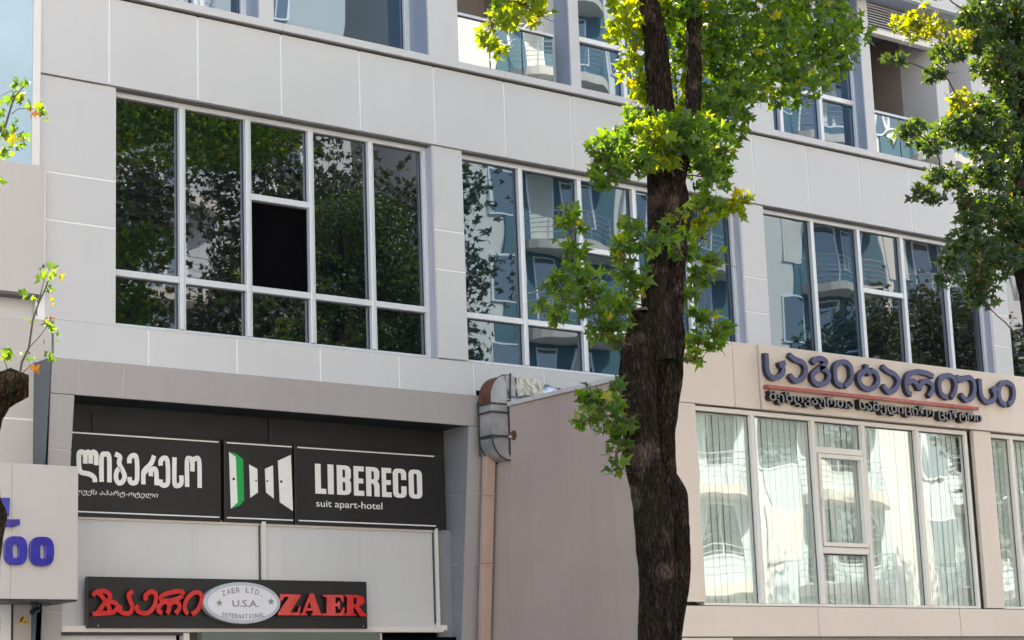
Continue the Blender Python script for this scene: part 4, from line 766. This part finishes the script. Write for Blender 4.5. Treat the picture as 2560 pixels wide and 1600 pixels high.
lt=thing('street_tree','cropped mossy trunk at the left edge with thin leafy shoots growing from its top','tree',(4.2,9.6,.13))
TLt=[(4.261,0.713,0.1),(4.242,1.85,0.083),(4.24,2.241,0.068),(4.228,2.438,0.068),(4.234,2.637,0.068),(4.249,2.758,0.072),(4.268,2.859,0.077),(4.25,2.939,0.061),(4.227,3.039,0.073),(4.232,3.243,0.073),(4.243,3.367,0.081),(4.272,3.441,0.09),(4.293,3.505,0.094),(4.305,3.547,0.086)]; mb=MB(); bole(mb,TLt,9.6,seed=4,n=44,rough=.14); mb.build('trunk',M['barkL'],lt,smooth=True)
kn=MB(); x,z,_=TLt[-1]
kn.tube([(x-.05,9.6,z-.10),(x+.0,9.58,z-.02),(x+.01,9.58,z+.03),(x+.0,9.58,z+.05)],[.08,.125,.11,.045],40,lobes=lambda t,p:1+.42*noise.noise(Vector((math.cos(t)*3,math.sin(t)*3,p.z*14)))+.35*noise.noise(Vector((math.cos(t)*9,math.sin(t)*9,p.z*30)))); kn.build('pollard_knob',M['barkK'],lt,smooth=True)
tw=MB()
for i,p in enumerate([[[4.413,9.6,3.57],[4.429,9.6,3.662],[4.466,9.6,3.739],[4.487,9.6,3.889],[4.515,9.6,3.973],[4.552,9.6,4.056],[4.581,9.6,4.134]],[[4.466,9.6,3.739],[4.528,9.6,3.808],[4.568,9.6,3.865]],[[4.419,9.6,3.592],[4.474,9.6,3.644],[4.502,9.6,3.668]],[[4.362,9.6,3.572],[4.341,9.6,3.644],[4.319,9.6,3.684]],[[4.515,9.6,3.973],[4.507,9.6,4.03]],[[4.509,9.6,3.912],[4.508,9.6,3.966]],[[4.517,9.6,3.988],[4.543,9.6,4.087],[4.565,9.6,4.172]],[[4.258,9.6,4.839],[4.323,9.6,4.926],[4.355,9.6,5.041],[4.373,9.6,5.088],[4.422,9.6,5.152]],[[4.352,9.6,4.986],[4.39,9.6,5.02],[4.446,9.6,5.034]],[[4.373,9.6,5.066],[4.354,9.6,5.118],[4.27,9.6,5.06]]]):
    tw=MB(); n=len(p); tw.tube(p,[(.0075 if n>4 else .0035)*(1-.6*k/(n-1)) for k in range(n)],6); tw.build('shoot',M['twig'],lt,smooth=True)
rl=random.Random(21); cache={}
for (p,s,c) in [([4.638,9.6,4.119],1.2,1),([4.588,9.6,4.135],0.8,0),([4.552,9.6,4.131],0.9,0),([4.537,9.65,4.118],0.9,0),([4.57,9.6,4.086],0.8,0),([4.603,9.6,4.176],0.7,0),([4.569,9.6,4.187],0.8,0),([4.535,9.6,4.177],0.6,0),([4.436,9.6,4.026],0.8,0),([4.47,9.6,4.004],0.7,0),([4.577,9.6,4.052],0.7,0),([4.582,9.6,4.005],0.7,1),([4.605,9.6,3.986],0.6,1),([4.471,9.6,3.892],0.8,0),([4.549,9.6,3.884],0.8,0),([4.568,9.6,3.865],0.8,0),([4.584,9.6,3.839],0.7,0),([4.618,9.6,3.827],0.5,0),([4.579,9.6,3.898],0.6,2),([4.546,9.6,3.782],0.5,2),([4.351,9.6,3.697],1.0,0),([4.369,9.6,3.713],0.8,0),([4.334,9.6,3.675],0.8,0),([4.417,9.6,3.707],0.6,0),([4.473,9.6,3.718],0.4,0),([4.551,9.6,3.704],0.8,0),([4.578,9.6,3.695],0.7,0),([4.601,9.6,3.676],0.6,0),([4.503,9.6,3.626],1.0,2),([4.473,9.6,3.676],0.5,0),([4.354,9.6,5.14],0.8,0),([4.388,9.6,5.168],0.8,0),([4.427,9.6,5.153],0.9,0),([4.4,9.6,5.104],1.0,0),([4.355,9.6,5.096],0.9,0),([4.44,9.6,5.178],0.7,0),([4.423,9.6,5.075],1.1,1),([4.389,9.6,5.08],0.8,0),([4.464,9.6,5.055],0.9,0),([4.496,9.6,5.047],0.9,0),([4.526,9.6,5.036],0.9,0),([4.556,9.6,5.021],0.7,0),([4.474,9.6,4.999],1.0,2),([4.451,9.6,5.024],0.6,2),([4.51,9.6,5.018],0.8,0),([4.333,9.6,5.059],0.8,0),([4.299,9.6,5.027],0.9,0),([4.344,9.6,5.044],0.6,0),([4.289,9.6,4.975],0.9,0),([4.375,9.6,4.923],0.7,0),([4.384,9.6,4.947],0.6,0),([4.357,9.6,4.888],0.9,0),([4.392,9.6,4.86],0.9,0),([4.421,9.6,4.854],0.8,0),([4.336,9.6,4.829],1.5,1),([4.302,9.6,4.857],1.0,0),([4.377,9.6,4.803],0.9,0),([4.403,9.6,4.818],0.8,0),([4.325,9.6,4.795],1.2,1),([4.37,9.6,4.769],0.6,0),([4.292,9.6,4.736],0.8,0),([4.279,9.6,4.897],1.0,0),([4.294,9.6,4.606],0.9,0),([4.285,9.6,4.626],1.0,0),([4.312,9.6,4.902],0.9,0),([4.303,9.6,4.781],1.0,0),([4.437,9.6,4.867],0.6,0)]:
    key=(rl.randrange(5),c)
    if key not in cache: cache[key]=leafmesh(key[0],M[('leaf','leafY','leafO')[c]],1.0,.0)
    s*=.086
    for q in range(2 if c==0 else 1):
        o=bpy.data.objects.new('leaf',cache[key]); col.objects.link(o); attach(o,lt); o.location=Vector(p)+Vector((rl.uniform(-.03,.03),rl.uniform(-.03,.03),rl.uniform(-.03,.02)))*q; o.rotation_euler=leafrot(rl,1.1).to_euler(); z=s*(1-.25*q); o.scale=(z,z,z)

# ------------------------------------------------------------------ across the street (seen in the glass)
def far_tree(x,y,h,r0,label,seed,n=5200):
    r=random.Random(seed); t=thing('plane_tree',label,'tree',(x,y,.13),'tall trees across the street')
    b=MB(); b.tube([(x,y,.1),(x+.1,y,h*.35),(x,y,h*.62),(x+.1,y,h*.85)],[.26,.2,.14,.05],10)
    cl=[]
    for k in range(26):
        a=r.uniform(0,6.283); q=r.uniform(.15,1)**.6*r0*.78; zz=h*r.uniform(.42,.96); q*=math.sin(min(1,(h-zz)/(h*.45)+.25)*1.5)
        c=(x+math.cos(a)*q,y+math.sin(a)*q,zz); cl.append(c); b.tube([(x,y,zz*.72),c],[.06,.015],5)
    b.build('trunk',M['bark'],t)
    V=[];F=[];T=[]
    for k in range(n):
        c=r.choice(cl); p=Vector(c)+Vector((r.gauss(0,.42),r.gauss(0,.42),r.gauss(0,.42)))*r0*.38; s=r.uniform(.18,.30); rm=leafrot(r)
        v,f=SH[r.randrange(5)]; bb=len(V); tt=r.random()
        for q in v: V.append(tuple(rm@(Vector(q)*s)+p))
        for q in f: F.append((q[0]+bb,q[1]+bb,q[2]+bb)); T.append(tt)
    me=bpy.data.meshes.new('crown'); me.from_pydata(V,[],F); me.materials.append(M['leafF']); at=me.attributes.new('tint','FLOAT','FACE'); at.data.foreach_set('value',T)
    o=bpy.data.objects.new('crown',me); col.objects.link(o); attach(o,t); return t
for i,(x,y,h,q) in enumerate([(20.5,-6.5,17,3.2),(25.2,-6.0,18,3.4),(29.0,-6.3,17,3.0),(27.6,-8.6,17,2.8),(46.3,-6.3,14.5,2.8),(50.0,-6.0,15,3.0),(54,-6.4,16,3.2),(13,-6,15,3.0)]):
    far_tree(x,y,h,q,['wide green tree behind the camera reflected in the left panes of the big dark window','tallest green tree reflected in the middle of the big dark window','green tree reflected in the right panes of the big dark window','slim tree standing behind the others across the road','tree reflected low in the right upper window beside the trunk','tree reflected in the middle of the far right upper window','tallest tree reflected at the right end above the lettering','small tree at the near end across the road'][i],100+i,9500 if i<3 else 8000)
def block(x0,x1,y,h,m,label,bal,bays,mm='tealw'):
    t=thing('apartment_block',label,'building',((x0+x1)/2,y,0),'buildings across the street')
    box('wall',M[m],t,x0,x1,y-12,y,0,h); box('parapet',M['slab'],t,x0-.1,x1+.1,y-12,y+.1,h,h+.4)
    st=2.8; n=int(h/st); wm=None
    for i in range(n):
        z=st*i
        for (bx_,bw,kind) in bays:
            if kind=='col': 
                if i==0: box('colour_panel',M['palew'],t,bx_-bw/2,bx_+bw/2,y+.001,y+.05,3,11.1); box('colour_panel',M[mm],t,bx_-bw/2,bx_+bw/2,y+.001,y+.05,11.11,h-.3)
                continue
            if i==0: continue
            f=MB().box(bx_-bw/2-.06,bx_+bw/2+.06,y+.002,y+.07,z+(.75 if kind=='win' else .05),z+2.35).build('window',M['alu'],t)
            k=2 if bw>1 else 1
            for q in range(k):
                a=bx_-bw/2+bw*q/k; pq=MB().box(a+.03,a+bw/k-.03,y+.072,y+.08,z+(.81 if kind=='win' else .11),z+2.29).build('pane',M['farglass'] if rnd.random()<.75 else M['curtain']); pq.parent=f
    for (bx_,bw,dp_) in bal:
        for i in range(1,n):
            z=st*i; N=12; pts=[(bx_+bw/2*math.cos(math.pi*k/N),y+.05+dp_*math.sin(math.pi*k/N)**.8) for k in range(N+1)]
            b=MB(); n0=len(b.v); b.v+=[(px,py,z-.32) for px,py in pts]+[(px,py,z-.02) for px,py in pts]; K=N+1
            b.f.append(tuple(range(K-1,-1,-1))); b.f.append(tuple(range(K,2*K))); b.mi+=[0,0]
            for k in range(N): b.f.append((k,k+1,K+k+1,K+k)); b.mi.append(0)
            s=b.build('balcony_slab',M['slab'],t)
            rb=MB()
            for zz in (.22,.40,.58,.76,.95): rb.tube([(px,py-.04,z+zz) for px,py in pts],.022 if zz>.9 else .014,4)
            for k in range(0,N+1,3): rb.tube([(pts[k][0],pts[k][1]-.04,z-.02),(pts[k][0],pts[k][1]-.04,z+.95)],.022,4)
            o=rb.build('balcony_rail',M['rail']); o.parent=s
    return t
bays=[]; bal=[]
x=36.4
k=0
while x<78:
    bays+=[(x+2.0,1.0,'win'),(x+4.3,5.0,'col'),(x+3.5,.9,'door'),(x+5.1,1.1,'win')]; bal.append((x+4.4,3.9,1.25)); x+=7.4 if k%2 else 5.6; k+=1
block(35.2,80,-14,34,'cream','cream apartment block with curved railed balconies reflected in the right hand windows',bal,bays)
block(4,33.5,-15,30,'greyw','pale grey apartment block behind the far trees reflected in the left windows',[(10,3.4,1.0),(18,3.4,1.0),(27,3.4,1.0)],[(6.5,1.2,'win'),(10,1.2,'door'),(13.5,1.2,'win'),(18,1.3,'door'),(22.5,1.2,'win'),(27,1.2,'door'),(31,1.2,'win')])
block(-40,2,-15,19,'cream','cream block across the street at the near end',[],[(-5,1.3,'win'),(-10,1.3,'win'),(-15,1.3,'win'),(-20,1.3,'win'),(-25,1.3,'win')])
block(-22,3.2,17.0+12,20,'cream','beige neighbouring block left of the grey clad building',[],[(-3,1.3,'win'),(-8,1.3,'win'),(-13,1.3,'win')])
